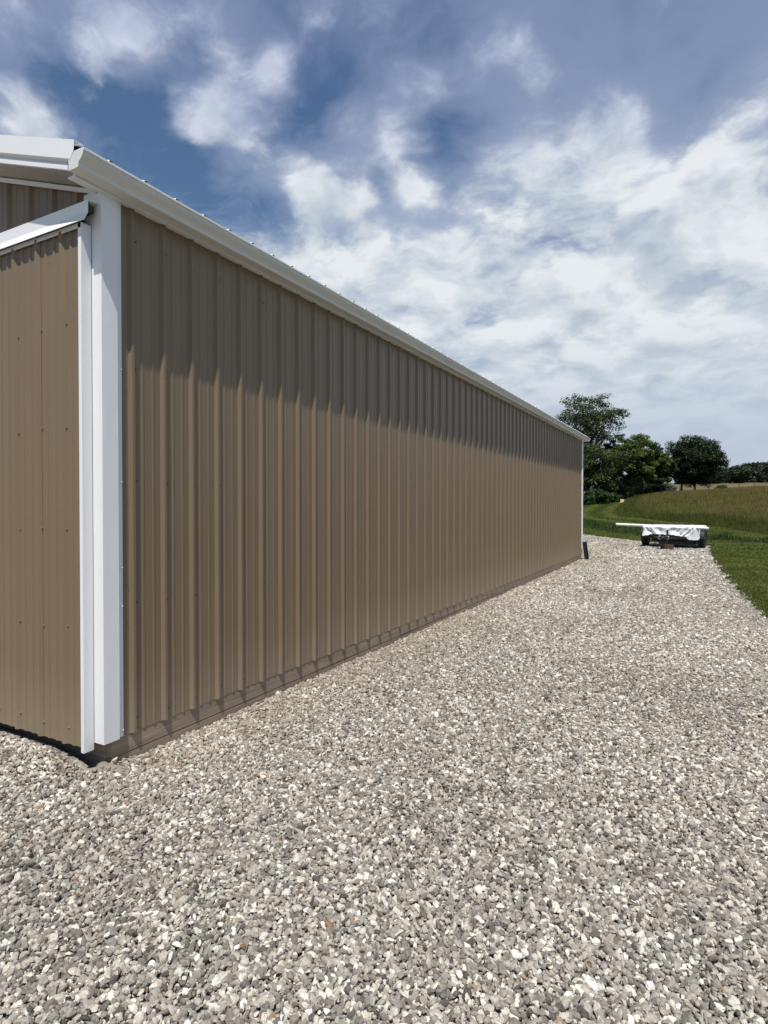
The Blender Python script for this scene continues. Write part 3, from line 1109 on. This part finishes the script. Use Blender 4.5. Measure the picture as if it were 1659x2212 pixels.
# own axes: x forward (towards the tongue), y to the trailer's left (the photo's right)
TH = 0.30
mb = MB()
for s in (-1, 1):
    mb.box(-1.25, 0.62, s * 0.80 - .03, s * 0.80 + .03, 0.40, 0.47)
for x in (-1.25, -0.6, 0.0, 0.56):
    mb.box(x, x + 0.05, -0.768, 0.768, 0.402, 0.465)
mb.box(-1.24, 0.61, -0.825, 0.825, 0.472, 0.49)
mb.box(0.615, 0.640, -0.82, 0.82, 0.30, 0.485)
mb.box(-1.15, 0.60, -0.34, 0.72, 0.12, 0.398)  # solid black body added to fill in the dark underside
mb.build('frame', M['black_steel'], trailer, bevel=0.004)
mb = MB()
mb.tube([(0, -0.82, TH), (0, 0.82, TH)], 0.030, 12)
mb.box(-0.10, 0.55, -0.60, 0.60, 0.20, 0.27)
mb.build('axle', M['black_steel'], trailer)
mb = MB()
for s in (-1, 1):
    mb.obox((0.50, s * 0.62, 0.36), (1.42, s * 0.03, 0.36), 0.06, 0.08)
mb.obox((0.0, 0, 0.362), (1.62, 0, 0.362), 0.075, 0.075)
mb.build('tongue', M['black_steel'], trailer, bevel=0.004)
mb = MB()
mb.prism([(-.045, -.03), (.045, -.03), (.05, .03), (.025, .06), (-.025, .06), (-.05, .03)], lambda p, x: (x, p[0], 0.385 + p[1]), 1.56, 1.78)
mb.tube([(1.77, 0, 0.345), (1.77, 0, 0.40), (1.77, 0, 0.44)], [0.055, 0.055, 0.02], 14)
mb.build('coupler', M['black_steel'], trailer, bevel=0.005)
mb = MB()
mb.tube([(1.36, 0.06, 0.13), (1.36, 0.06, 0.36)], 0.022, 12)
mb.tube([(1.36, 0.06, 0.30), (1.36, 0.06, 0.63)], 0.032, 12)
mb.box(1.28, 1.44, -0.02, 0.14, 0.115, 0.130)
jack = mb.build('jack', M['black_steel'], trailer)
mb = MB()
mb.tube([(1.36, 0.06, 0.62), (1.38, 0.06, 0.635), (1.38, 0.18, 0.635), (1.38, 0.195, 0.645), (1.38, 0.195, 0.695)], 0.012, 8)
mb.build('crank', M['black_steel'], jack)
for s in (-1, 1):
    mb = MB()
    mb.tube([(1.60, s * .05, .40), (1.66, s * .10, .45), (1.68, s * .155, .43), (1.66, s * .16, .36), (1.60, s * .12, .33), (1.55, s * .07, .35)], 0.013, 8)
    mb.build('safety_chain', M['galv'], trailer, smooth=True)


def wheel(s):
    mb = MB()
    prof_ = [(-.095, .20), (-.105, .235), (-.105, .268), (-.088, .292), (-.04, .300), (.04, .300), (.088, .292), (.105, .268), (.105, .235), (.095, .20)]
    n = 32
    vs = [(math.cos(2 * math.pi * k / n) * r, y, math.sin(2 * math.pi * k / n) * r) for k in range(n) for y, r in [(a_ * .92, b_) for a_, b_ in prof_]]
    m_ = len(prof_)
    fs = [(k * m_ + i, k * m_ + i + 1, ((k + 1) % n) * m_ + i + 1, ((k + 1) % n) * m_ + i) for k in range(n) for i in range(m_ - 1)]
    mb.add(vs, fs)
    w = mb.build('wheel', M['rubber'], trailer, smooth=True)
    w.location = (0, s * 0.90, TH)
    mb = MB()
    mb.tube([(0, -.085, 0), (0, -.06, 0), (0, .06, 0), (0, .085, 0)], [.203, .17, .17, .203], 28)
    mb.tube([(0, s * .05, 0), (0, s * .10, 0)], .045, 14)
    mb.build('rim', M['black_steel'], w, smooth=False)
    mb = MB()
    pts = [(math.cos(a) * 0.345, math.sin(a) * 0.345 + TH) for a in np.linspace(0.05, math.pi - 0.05, 13)]
    pts2 = [(math.cos(a) * 0.353, math.sin(a) * 0.353 + TH) for a in np.linspace(0.05, math.pi - 0.05, 13)][::-1]
    mb.prism(pts + pts2, lambda p, y: (p[0], y, p[1]), s * 0.800, s * 1.000)
    mb.build('mudguard', M['black_steel'], trailer)


wheel(-1)
wheel(1)

# wood block under the jack
ob = MB().box(-.085, .085, -.185, .185, 0, .145).build('jack_block', M['block'], bevel=0.006)
p = trailer.matrix_basis @ Vector((1.36, 0.05, 0))
ob.location = (p.x, p.y, -0.030)
ob.rotation_euler = (0, 0, TRZ + 0.05)
tag(ob, 'short dark reddish timber block on the gravel under the trailer jack', 'block')


# tarpaulin draped over the trailer's load
def make_tarp():
    xf, xr, yh, top = 0.68, -1.30, 0.89, 0.730
    nper, rows = 320, 22
    cor = [(xf, -yh), (xf, yh), (xr, yh), (xr, -yh)]
    cr = 0.09
    per = []                                   # rounded outline: point, outward normal, side, share along the side
    for i in range(4):
        (x0, y0), (x1, y1) = cor[i], cor[(i + 1) % 4]
        nx, ny = [(1, 0), (0, 1), (-1, 0), (0, -1)][i]
        L = math.hypot(x1 - x0, y1 - y0)
        tx, ty = (x1 - x0) / L, (y1 - y0) / L
        for k in range(nper // 4):
            q = k / (nper // 4)
            t = cr + (L - 2 * cr) * q
            per.append((x0 + tx * t, y0 + ty * t, nx, ny, i, q))
        ox, oy = [(0, 1), (-1, 0), (0, -1), (1, 0)][i]
        ccx, ccy = x1 - nx * cr - tx * cr, y1 - ny * cr - ty * cr
        for k in range(1, 6):
            a = k / 6 * math.pi / 2
            ux, uy = nx * math.cos(a) + ox * math.sin(a), ny * math.cos(a) + oy * math.sin(a)
            per.append((ccx + ux * cr, ccy + uy * cr, ux, uy, i, 1.0))

    def hem(i, q):
        if i == 0:      # front edge: lifted in the middle, hanging lowest near the photo's right
            return np.interp(q, [0, .05, .12, .22, .40, .55, .70, .80, .90, 1.0], [.385, .40, .445, .455, .445, .44, .41, .36, .275, .285])
        if i == 1:
            return np.interp(q, [0, .15, .5, 1], [.285, .35, .45, .40])
        if i == 2:
            return 0.40
        return np.interp(q, [0, .5, .85, 1], [.40, .45, .40, .385])

    # creases: (side, share along it at the top, at the hem, depth, half width)
    creases = [(0, .03, .20, .050, .030), (0, .09, .24, .040, .022), (0, .30, .36, .020, .05), (0, .44, .40, .024, .03), (0, .66, .54, .030, .035), (0, .78, .60, .022, .020),
               (0, .90, .70, .050, .028), (0, .99, .78, .040, .024), (0, .97, .92, .045, .025), (1, .2, .12, .03, .05), (1, .5, .6, .03, .05), (1, .8, .7, .03, .05), (3, .3, .4, .03, .05), (3, .7, .6, .03, .05)]
    vs, fs = [], []
    NP = len(per)
    for r in range(rows + 1):
        fr = r / rows
        for j, (x, y, nx, ny, i, q) in enumerate(per):
            z1 = hem(i, q) + 0.006 * math.sin(j * 0.7)
            zz = top + (z1 - top) * fr
            out = 0.012 * math.sin(7 * q + 3 * fr + i) * fr + 0.007 * math.sin(23 * q - 6 * fr + i)
            for side, q0, q1, dep, hw in creases:
                if side == i:
                    e = (q - (q0 + (q1 - q0) * fr)) / hw
                    out += dep * (e * 1.6 * math.exp(-e * e)) * min(1, 0.35 + 2 * fr)
            out -= 0.045 * math.sin(math.pi * fr) * abs(math.sin(2 * math.pi * q + .5))
            if fr < 0.15:
                out -= 0.05 * (1 - fr / 0.15) ** 2
            vs.append((x + nx * out, y + ny * out, zz))
    for r in range(rows):
        for j in range(NP):
            a, b = r * NP + j, r * NP + (j + 1) % NP
            fs.append((a, b, b + NP, a + NP))
    last, steps, xm = 0, 10, (xf + xr) / 2
    for st in range(1, steps + 1):
        q = 1 - st / steps * 0.98
        b0 = len(vs)
        for j in range(NP):
            x, y, z = vs[j]
            sg = -0.05 * (1 - q) * abs(math.sin(4.5 * (x - xm) * q)) - 0.012 * abs(math.sin(9 * y * q + x * 3))
            vs.append((xm + (x - xm) * q, y * q, top + 0.010 + sg * min(1, st / 2)))
        for j in range(NP):
            a, b = last + j, last + (j + 1) % NP
            fs.append((a, b0 + j, b0 + (j + 1) % NP, b))
        last = b0
    fs.append(tuple(last + j for j in range(NP)))
    mb = MB()
    mb.add(vs, fs)
    o = mb.build('tarpaulin', M['tarp'], smooth=True)
    sd = o.modifiers.new('thick', 'SOLIDIFY')
    sd.thickness = 0.004
    o.location = trailer.location
    o.rotation_euler = trailer.rotation_euler
    tag(o, 'white crumpled tarpaulin draped over the low trailer', 'tarp')


make_tarp()

# white tube lying across the front of the load
ul, vl = 8.44, 21.52
ur, vr = 10.67, 19.46
xl, yl = W(ul, vl)
xr_, yr_ = W(ur, vr)
a, b = Vector((xl, yl, EYE - 0.705)), Vector((xr_, yr_, EYE - 0.772))
mid = (a + b) / 2
mb = MB()
mb.tube([a - mid, b - mid], [0.044, 0.040], 18)
mb.tube([(a - mid) * 0.999, (a - mid) * 0.997], [0.047, 0.047], 18)
pole = mb.build('long_pole', M['pole'], smooth=False)
pole.location = mid
tag(pole, 'long white pole laid across the tarp covered trailer', 'pole')


# ------------------------------------------------------------------ trees
def frame_pt(px, v):
    """ground spot seen at picture column px (of 1659), v metres ahead"""
    return ((px - 829.5) / 1280.0 * v, v)


def leaf_mesh(name, centers, radii, n, size, seed, flat=0.5, droop=0.0):
    """leaf-sized quads gathered in clumps; tone differs from clump to clump"""
    rg = np.random.default_rng(seed)
    k = len(centers)
    wgt = radii ** 2
    idx = rg.choice(k, n, p=wgt / wgt.sum())
    d = rg.normal(0, 1, (n, 3))
    d /= np.linalg.norm(d, axis=1)[:, None]
    rad = radii[idx] * rg.random(n) ** 0.45
    pos = centers[idx] + d * rad[:, None] * np.array([1, 1, flat])
    pos[:, 2] -= droop * rad
    nrm = d * 0.7 + rg.normal(0, 0.6, (n, 3)) + np.array([0, 0, 0.5])
    nrm /= np.linalg.norm(nrm, axis=1)[:, None]
    ref = rg.normal(0, 1, (n, 3))
    a = np.cross(nrm, ref)
    a /= np.linalg.norm(a, axis=1)[:, None]
    b = np.cross(nrm, a)
    s = size * rg.uniform(0.6, 1.3, n)[:, None]
    verts = np.stack([pos - a * s, pos - b * s * 0.55, pos + a * s, pos + b * s * 0.55], 1).reshape(-1, 3)
    f = np.arange(n * 4).reshape(n, 4)
    ct = rg.normal(0, 0.22, k)
    tone = np.clip(0.5 + ct[idx] + rg.normal(0, 0.15, n), 0, 1)
    return np_mesh(name, verts, f, {'tone': np.repeat(tone, 4)})


def crown_clumps(seed, k, w, h, z0, shape='round', gap=0.25, rmin=0.06, rmax=0.12):
    """centres and sizes of the leaf clumps that make up one crown"""
    rg = np.random.default_rng(seed)
    out, rr = [], []
    ph = rg.uniform(0, 6.28, 4)
    while len(out) < k:
        p = rg.normal(0, 1, 3)
        p /= np.linalg.norm(p)
        az = math.atan2(p[1], p[0])
        p *= rg.random() ** 0.42 * (0.86 + 0.10 * math.sin(3 * az + ph[0] + 2 * p[2]) + 0.08 * math.sin(5 * p[2] + ph[1] + 2 * az))
        t = (p[2] + 1) / 2
        if shape == 'fan':        # broad flat-topped crown, narrower below
            if math.hypot(p[0], p[1]) > 0.40 + 0.60 * min(1, t * 1.4):
                continue
        if shape == 'egg':        # widest low down, pointed upward
            if math.hypot(p[0], p[1]) > 1.05 - 0.55 * t:
                continue
        q = np.array([p[0] * w / 2, p[1] * w / 2, z0 + t * h])
        if rg.random() < gap and math.sin(2.6 * q[0] + 1.9 * q[1] + ph[2]) + math.sin(2.4 * q[2] + ph[3]) > 0.1:
            continue
        out.append(q)
        rr.append(w * rg.uniform(rmin, rmax))
    return np.array(out), np.array(rr)


def tree(name, label, px, v, height, width, z0, leaf, n, seed, size=0.16, clumps=70, shape='round', gap=0.25, trunks=((0, 0),), tr=0.22, group='trees at the edge of the field', flat=0.55, lean=0.0, rmin=0.06, rmax=0.12):
    u, v = frame_pt(px, v)
    x, y = W(u, v)
    z = float(ground_z(u, v))
    root = empty(name, (x, y, z - 0.1))
    tag(root, label, 'tree', group)
    cs, rs = crown_clumps(seed, clumps, width, height - z0, z0, shape, gap, rmin, rmax)
    cs[:, 0] += lean * (cs[:, 2] - z0)
    link('crown', leaf_mesh('crown', cs, rs, n, size, seed, flat), leaf, root)
    rg = np.random.default_rng(seed + 100)
    for tx, ty in trunks:
        mb = MB()
        pts, rad = [], []
        top = z0 + (height - z0) * 0.62
        for i in range(7):
            q = i / 6
            pts.append((tx + 0.25 * math.sin(q * 3 + seed) * q + lean * q * 2, ty + 0.2 * math.cos(q * 2.3 + seed) * q, q * top))
            rad.append(tr * (1.25 if i == 0 else 1.0) * (1 - 0.75 * q))
        mb.tube(pts, rad, 9)
        m_ = max(6, clumps // (5 * len(trunks)))
        for j in rg.choice(len(cs), min(m_, len(cs)), replace=False):
            q = rg.uniform(0.35, 0.95)
            i = q * 6
            a0, a1 = Vector(pts[int(i)]), Vector(pts[min(6, int(i) + 1)])
            s0 = a0.lerp(a1, i - int(i))
            e = Vector(cs[j])
            if e.z < s0.z - 1.5:
                continue
            m1 = s0.lerp(e, 0.5) + Vector((rg.normal(0, .2), rg.normal(0, .2), 0.25))
            mb.tube([s0, m1, e], [tr * 0.38, tr * 0.22, tr * 0.06], 6, False)
        mb.build('trunk', M['bark'], root, smooth=True)
    return root


tree('tall_tree', 'tall open crowned tree showing sky between its branches, rising behind the barn roof', 1270, 97, 18.2, 13.2, 6.2, M['leaf_tall'], 20000, 3, 0.14, 260, 'fan', 0.85, tr=0.36, flat=0.42)
tree('broad_tree', 'dark spreading tree filling the space just right of the barn corner', 1270, 92, 9.8, 11.0, 0.3, M['leaf_tall'], 30000, 8, 0.15, 190, gap=0.25, tr=0.3)
tree('tall_tree', 'dark narrow treetop between the tall open tree and the yellow green tree', 1325, 99, 11.4, 6.0, 2.0, M['leaf_dark'], 15000, 14, 0.15, 90, gap=0.2, tr=0.2)
tree('leafy_tree', 'yellow green tree on a thick bare trunk behind the mown track', 1366, 93, 10.7, 8.6, 1.3, M['leaf_bright'], 36000, 21, 0.15, 170, gap=0.12, rmin=.07, rmax=.13, trunks=((-0.1, 0),), tr=0.34)
tree('leafy_tree', 'smaller yellow green tree with a slim trunk, left of the dark round tree', 1417, 96, 8.3, 6.4, 1.2, M['leaf_bright'], 24000, 27, 0.15, 120, gap=0.1, rmin=.07, rmax=.14, trunks=((-2.1, 0),), tr=0.22)
tree('maple_tree', 'very dark dense round crowned tree standing alone by the wire fence', 1500, 101, 10.1, 9.4, 0.7, M['leaf_dark'], 60000, 33, 0.15, 250, gap=0.0, trunks=((-2.0, 0), (0.0, 0.3)), tr=0.2, flat=0.7, rmin=.08, rmax=.15)
tree('tall_tree', 'leafy treetop half hidden behind the barn roof', 1205, 108, 13.0, 9.0, 4.0, M['leaf_tall'], 14000, 40, 0.16, 100, gap=0.3, tr=0.3)


def bush(label, px, v, h, w, leaf, n, seed):
    u, v = frame_pt(px, v)
    x, y = W(u, v)
    root = empty('bush', (x, y, float(ground_z(u, v)) - 0.05))
    tag(root, label, 'bush', 'bushes under the trees')
    cs, rs = crown_clumps(seed, 40, w, h * 0.95, 0.05, 'round', 0.1, 0.08, 0.15)
    link('foliage', leaf_mesh('foliage', cs, rs * 1.3, n, 0.12, seed, 0.8), leaf, root)
    mb = MB()
    for j in range(6):
        mb.tube([(0.1 * math.cos(j), 0.1 * math.sin(j), 0), tuple(cs[j] * 0.6), tuple(cs[j])], [.03, .02, .008], 6, False)
    mb.build('stem', M['bark'], root)


bush('low dark bush against the far barn corner', 1262, 84, 1.9, 3.0, M['leaf_bush'], 4000, 51)
bush('rounded green bush, largest in front of the dark trees', 1292, 85, 2.3, 3.6, M['leaf_bush'], 6000, 52)
bush('small bush left of the pale target square', 1322, 87, 1.5, 2.4, M['leaf_bush'], 3500, 53)
bush('shrub between the two bare tree trunks', 1396, 98, 1.3, 2.6, M['leaf_bush'], 3500, 54)
bush('dense dark thicket below the tall open tree', 1312, 96, 2.6, 6.5, M['leaf_dark'], 9000, 56)
bush('dark thicket filling the gap behind the thick bare trunk', 1352, 104, 3.6, 7.5, M['leaf_dark'], 12000, 58)
bush('dark thicket behind the slim tree trunk', 1398, 106, 3.0, 7.0, M['leaf_dark'], 11000, 59)
bush('dark undergrowth right of the slim tree trunk', 1428, 101, 2.0, 4.5, M['leaf_dark'], 6000, 57)
bush('pale low shrub on the fence line right of the dark round tree', 1560, 103, 1.1, 2.2, M['leaf_bright'], 2500, 55)


def far_wood():
    rg = np.random.default_rng(77)
    C, R = [], []
    for i in range(165):
        r = rg.uniform(0.50, 0.98)
        v = rg.uniform(185, 250)
        u = r * v
        z = float(ground_z(u, v))
        h = rg.uniform(6.0, 8.8) * np.interp(r, [.5, .57, .62, .7], [.6, .75, 1.0, 1.15])
        w = rg.uniform(6, 9.5)
        cs, rs = crown_clumps(int(rg.integers(1e6)), 26, w, h * 1.0, -0.6, 'round', 0.03, .09, .16)
        x, y = W(u, v)
        C.append(cs + np.array([x, y, z]))
        R.append(rs)
    C, R = np.concatenate(C), np.concatenate(R)
    o = link('woodland', leaf_mesh('woodland', C, R, 140000, 0.40, 78, 0.75), M['leaf_wood'])
    tag(o, 'far off dark green wood along the ridge beyond the field', 'woods', kind='stuff')


far_wood()

# wire fence along the brow of the field
fence = empty('wire_fence', (*W(55, 99.5), float(ground_z(55, 99.5))))
tag(fence, 'thin wire fence on grey posts along the top of the field', 'fence')
fpts = []
for px, v, h in ((1436, 98.5, 1.0), (1468, 98.5, 1.15), (1499, 99, 1.2), (1531, 99.5, 1.15), (1563, 99.8, 1.1), (1596, 100.2, 1.25), (1629, 100.6, 1.3), (1664, 101, 1.2), (1700, 101.5, 1.2), (1740, 102, 1.2)):
    u, v = frame_pt(px, v)
    x, y = W(u, v)
    z = float(ground_z(u, v))
    fpts.append((x - fence.location.x, y - fence.location.y, z - fence.location.z, h))
    mb = MB()
    x, y, z, h = fpts[-1]
    mb.tube([(x, y, z - 0.2), (x + random.uniform(-.04, .04), y, z + h)], [0.065, 0.055], 8)
    mb.build('post', M['post'], fence)
for q in (0.35, 0.65, 0.92):
    mb = MB()
    mb.tube([(x, y, z + h * q) for x, y, z, h in fpts], 0.008, 4)
    mb.build('wire', M['galv'], fence)

# heap of old timber between two stakes at the field's corner
u, v = frame_pt(1439, 95)
hx, hy = W(u, v)
heap = empty('timber_heap', (hx, hy, float(ground_z(u, v))))
tag(heap, 'low heap of weathered timber at the corner of the field below the trees', 'timber heap')
rg = random.Random(4)
for i in range(9):
    a = YAW + rg.uniform(-0.5, 0.5)
    L = rg.uniform(1.2, 2.2)
    c = Vector((rg.uniform(-.4, .4), rg.uniform(-.4, .4), 0.12 + 0.09 * (i // 2)))
    d = Vector((math.cos(a) * L / 2, math.sin(a) * L / 2, rg.uniform(-.06, .06)))
    mb = MB()
    mb.tube([c - d, c + d], [0.10, 0.085], 9)
    mb.build('log', M['old_wood'], heap)
for s in (-1, 1):
    mb = MB()
    mb.tube([(s * 0.75 * R2[0], s * 0.75 * R2[1], -0.1), (s * 0.78 * R2[0], s * 0.78 * R2[1], 1.1)], [0.09, 0.08], 9)
    mb.build('stake', M['old_wood'], heap)

# target square by the track
u, v = frame_pt(1344, 84)
x, y = W(u, v)
ob = MB().box(-.24, .24, -.15, .15, 0.0, .50).build('target_block', M['target'], bevel=0.02)
ob.location = (x, y, float(ground_z(u, v)) - 0.01)
ob.rotation_euler = (0, 0, YAW - 0.4)
tag(ob, 'small pale orange square target block on the mown grass by the trees', 'target block')

# ------------------------------------------------------------------ sun and sky
SUN_TRAVEL = Vector((-1.0, 2.48, -5.72)).normalized()
sd = bpy.data.lights.new('sun', 'SUN')
sd.energy = 5.0
sd.angle = math.radians(0.53)
sd.color = (1.0, 0.955, 0.89)
so = bpy.data.objects.new('sun', sd)
COL.objects.link(so)
so.rotation_euler = SUN_TRAVEL.to_track_quat('-Z', 'Y').to_euler()
SUN_DIR = -SUN_TRAVEL


def px_dir(px, py):
    """world direction of picture point (of 1659 x 2212)"""
    F = Vector((F2[0] * math.cos(PITCH), F2[1] * math.cos(PITCH), math.sin(PITCH)))
    R = Vector((R2[0], R2[1], 0))
    U = R.cross(F)
    return (F + R * ((px - 829.5) / 1280.0) - U * ((py - 1106) / 1280.0)).normalized()


def make_sky():
    w = bpy.data.worlds.new('World')
    scene.world = w
    w.use_nodes = True
    t = w.node_tree
    t.nodes.clear()
    nt = NT(t)
    d = nt('ShaderNodeTexCoord').outputs['Generated']
    sky = nt('ShaderNodeTexSky', sky_type='NISHITA', sun_disc=False)
    sky.sun_elevation = math.asin(SUN_DIR.z)
    sky.sun_rotation = math.atan2(SUN_DIR.x, SUN_DIR.y)
    sky.air_density = 1.0
    sky.dust_density = 0.1
    sky.ozone_density = 1.6
    xyz = nt('ShaderNodeSeparateXYZ', {0: d})
    z = nt.m('MAXIMUM', xyz.outputs[2], 0.0)
    # cloud deck: direction carried up to a flat layer overhead
    inv = nt.m('DIVIDE', 1.0, nt.m('ADD', z, 0.28))
    p = nt.vm('MULTIPLY', nt.vm('SCALE', d, inv), (1, 1, 0))
    el = nt.m('ARCSINE', z)

    def blob(px, py, size):
        """soft weight round one cloud's place in the sky; size = angular radius in degrees"""
        c = px_dir(px, py)
        dt = nt.vm('DOT_PRODUCT', dw, tuple(c))
        k = 1.0 / (1 - math.cos(math.radians(size)))
        return nt.m('EXPONENT', nt.m('MULTIPLY', nt.m('SUBTRACT', dt, 1.0), k))

    def total(lst):
        acc = None
        for px, py, size, amp in lst:
            b = nt.m('MULTIPLY', blob(px, py, size), amp)
            acc = b if acc is None else nt.m('ADD', acc, b)
        return acc
    warp = nt.vm('SUBTRACT', nt.noise(p, 2.2, 4, 0.6, out=1), (0.5, 0.5, 0.5))
    pw = nt.vm('ADD', p, nt.vm('SCALE', warp, 0.22))
    # heaps keep their place in the sky but get ragged outlines
    dw = nt.vm('NORMALIZE', nt.vm('ADD', d, nt.vm('SCALE', warp, 0.10)))
    lump = nt.noise(pw, 5.2, 10, 0.60)
    fine = nt.noise(pw, 15.0, 7, 0.6)
    cell = nt('ShaderNodeTexVoronoi', {'Vector': nt.vm('ADD', pw, nt.vm('SCALE', nt.vm('SUBTRACT', nt.noise(p, 9.0, 5, 0.6, out=1), (0.5, 0.5, 0.5)), 0.16)), 'Scale': 7.5, 'Smoothness': 0.6}, feature='SMOOTH_F1')
    round_ = nt.m('SUBTRACT', 0.42, cell.outputs['Distance'])
    puff = nt.m('SUBTRACT', nt.m('ADD', nt.m('MULTIPLY', lump, 0.70), nt.m('MULTIPLY', fine, 0.30)), nt.m('MULTIPLY_ADD', round_, -0.30, 0.5))
    heaps = total([(205, 60, 2.6, .64), (250, 95, 2.2, .60), (310, 75, 2.0, .38), (20, 35, 3.0, .62), (20, 245, 2.2, .44), (85, 265, 2.2, .42), (190, 280, 1.6, .12),
                   (440, 230, 2.0, .40), (500, 195, 2.4, .48), (575, 215, 2.2, .42), (470, 285, 2.0, .40), (530, 310, 1.6, .28), (560, 370, 2.2, .24), (400, 265, 1.4, .24), (285, 325, 1.4, .16),
                   (645, 365, 1.6, .60), (690, 405, 2.0, .62), (720, 440, 1.6, .40), (800, 465, 2.2, .56), (690, 470, 2.4, .32), (770, 280, 1.9, .46), (860, 270, 1.8, .36), (830, 330, 1.5, .16),
                   (900, 375, 1.8, .42), (930, 425, 2.0, .46), (1120, 310, 2.4, .50), (1060, 350, 1.8, .20), (1310, 345, 2.6, .46), (1400, 330, 2.2, .26), (1190, 400, 2.4, .36), (1050, 450, 2.0, .30), (1110, 115, 2.8, .52),
                   (1030, 155, 2.0, .46), (940, 185, 1.8, .40), (860, 205, 1.8, .36), (1620, 225, 2.8, .34), (1380, 230, 2.6, .36), (1260, 215, 2.6, .34), (455, 45, 2.2, .38), (565, 130, 1.3, .46), (660, 40, 3, .28), (1560, 380, 3.4, .3), (1470, 420, 3.2, .26)])
    gaps = total([(160, 190, 3.6, .26), (300, 210, 3.2, .26), (300, 300, 2.8, .12), (400, 400, 3.6, .26), (660, 300, 2.2, .26), (700, 200, 3.2, .16), (90, 130, 3.0, .18), (960, 290, 2.2, .22), (830, 400, 1.4, .30), (990, 400, 1.6, .16), (560, 440, 2.4, .14), (1000, 240, 2.4, .12), (1500, 190, 4, .16), (960, 60, 4, .10)])
    right = nt.sstep(nt.vm('DOT_PRODUCT', d, (R2[0], R2[1], 0.0)), -0.25, 0.40)
    bank = nt.m('MULTIPLY', nt.sstep(el, math.radians(27.0), math.radians(20.0)), 0.60)
    ahead = nt.sstep(nt.vm('DOT_PRODUCT', d, (F2[0] * 0.94 + R2[0] * 0.34, F2[1] * 0.94 + R2[1] * 0.34, 0.0)), 0.05, 0.55)
    bank = nt.m('MULTIPLY', bank, ahead)
    rbank = nt.m('MULTIPLY', nt.m('MULTIPLY', right, nt.sstep(el, math.radians(38), math.radians(26))), 0.14)
    dens = nt.m('ADD', nt.m('SUBTRACT', nt.m('ADD', nt.m('MULTIPLY_ADD', puff, 2.3, 0.06), nt.m('MULTIPLY', heaps, 0.98)), gaps), nt.m('ADD', bank, rbank))
    cov = nt.sstep(dens, 0.04, nt.sstep(el, math.radians(22), math.radians(35), 0.52, 0.80))
    # thin veil between the heaps
    vn = nt.noise(nt.vm('ADD', nt.vm('ADD', p, (4.0, 2.0, 0)), nt.vm('SCALE', warp, 0.30)), 4.2, 9, 0.62)
    veil = nt.m('MULTIPLY', nt.sstep(nt.m('ADD', nt.m('ADD', vn, nt.m('MULTIPLY_ADD', right, 0.20, nt.m('MULTIPLY_ADD', ahead, 0.15, -0.15))), nt.m('MULTIPLY', nt.m('SUBTRACT', heaps, gaps), 0.35)), 0.28, 0.74), 0.9)
    veil = nt.m('SUBTRACT', veil, nt.m('MULTIPLY', gaps, nt.m('MULTIPLY_ADD', fine, 2.0, -0.1)), clamp=True)
    # light and dark inside the clouds
    sx, sy = SUN_DIR.x, SUN_DIR.y
    lump_s = nt.noise(nt.vm('ADD', pw, (sx * 0.10, sy * 0.10, 0)), 5.0, 5, 0.56)
    shade = nt.m('SUBTRACT', lump, lump_s)
    tone = nt.m('ADD', nt.m('ADD', nt.m('MULTIPLY', shade, 1.5), nt.m('MULTIPLY', nt.sstep(dens, 0.1, 0.75), 0.26)), nt.m('MULTIPLY', nt.noise(nt.vm('MULTIPLY', pw, (1.0, 1.0, 1.0)), 5.5, 6, 0.55), 0.84))
    white = nt.ramp(tone, [(0.22, (0.43, 0.50, 0.60)), (0.55, (0.58, 0.64, 0.71)), (0.88, (0.77, 0.81, 0.84))])
    high = nt.ramp(tone, [(0.20, (0.25, 0.31, 0.48)), (0.55, (0.40, 0.46, 0.62)), (0.90, (0.60, 0.65, 0.78))])
    cloud = nt.mix(nt.sstep(el, math.radians(35), math.radians(26)), high, white)
    low = nt.mix(nt.m('MULTIPLY', nt.sstep(el, math.radians(17), math.radians(4)), 0.9), cloud, (0.47, 0.545, 0.66))
    veil_col = nt.mix(nt.sstep(el, math.radians(38), math.radians(18)), (0.225, 0.285, 0.45), (0.42, 0.50, 0.655))
    hs = nt('ShaderNodeHueSaturation', {'Saturation': 1.10, 'Value': 1.0, 'Color': sky.outputs[0]})
    bg = nt('ShaderNodeBackground', {'Color': hs.outputs[0], 'Strength': 0.092})
    b2 = nt('ShaderNodeBackground', {'Color': veil_col, 'Strength': 1.0})
    b3 = nt('ShaderNodeBackground', {'Color': low, 'Strength': 1.0})
    m1 = nt('ShaderNodeMixShader', {0: veil, 1: bg.outputs[0], 2: b2.outputs[0]})
    m2 = nt('ShaderNodeMixShader', {0: cov, 1: m1.outputs[0], 2: b3.outputs[0]})
    out = nt('ShaderNodeOutputWorld')
    t.links.new(m2.outputs[0], out.inputs['Surface'])


make_sky()

# ------------------------------------------------------------------ camera and picture settings
cd = bpy.data.cameras.new('camera')
cd.sensor_fit = 'VERTICAL'
cd.sensor_height = 36.0
cd.lens = 1280.0 / 2212.0 * 36.0
cd.clip_start = 0.05
cd.clip_end = 3000.0
co = bpy.data.objects.new('camera', cd)
COL.objects.link(co)
co.location = (0, 0, EYE)
co.rotation_euler = (math.pi / 2 + PITCH, 0, YAW)
scene.camera = co
vs_ = scene.view_settings
vs_.view_transform = 'Standard'
vs_.look = 'None'
vs_.exposure = 0.05
vs_.gamma = 1.0
vs_.use_curve_mapping = False
scene.cycles.max_bounces = 6
scene.cycles.diffuse_bounces = 3
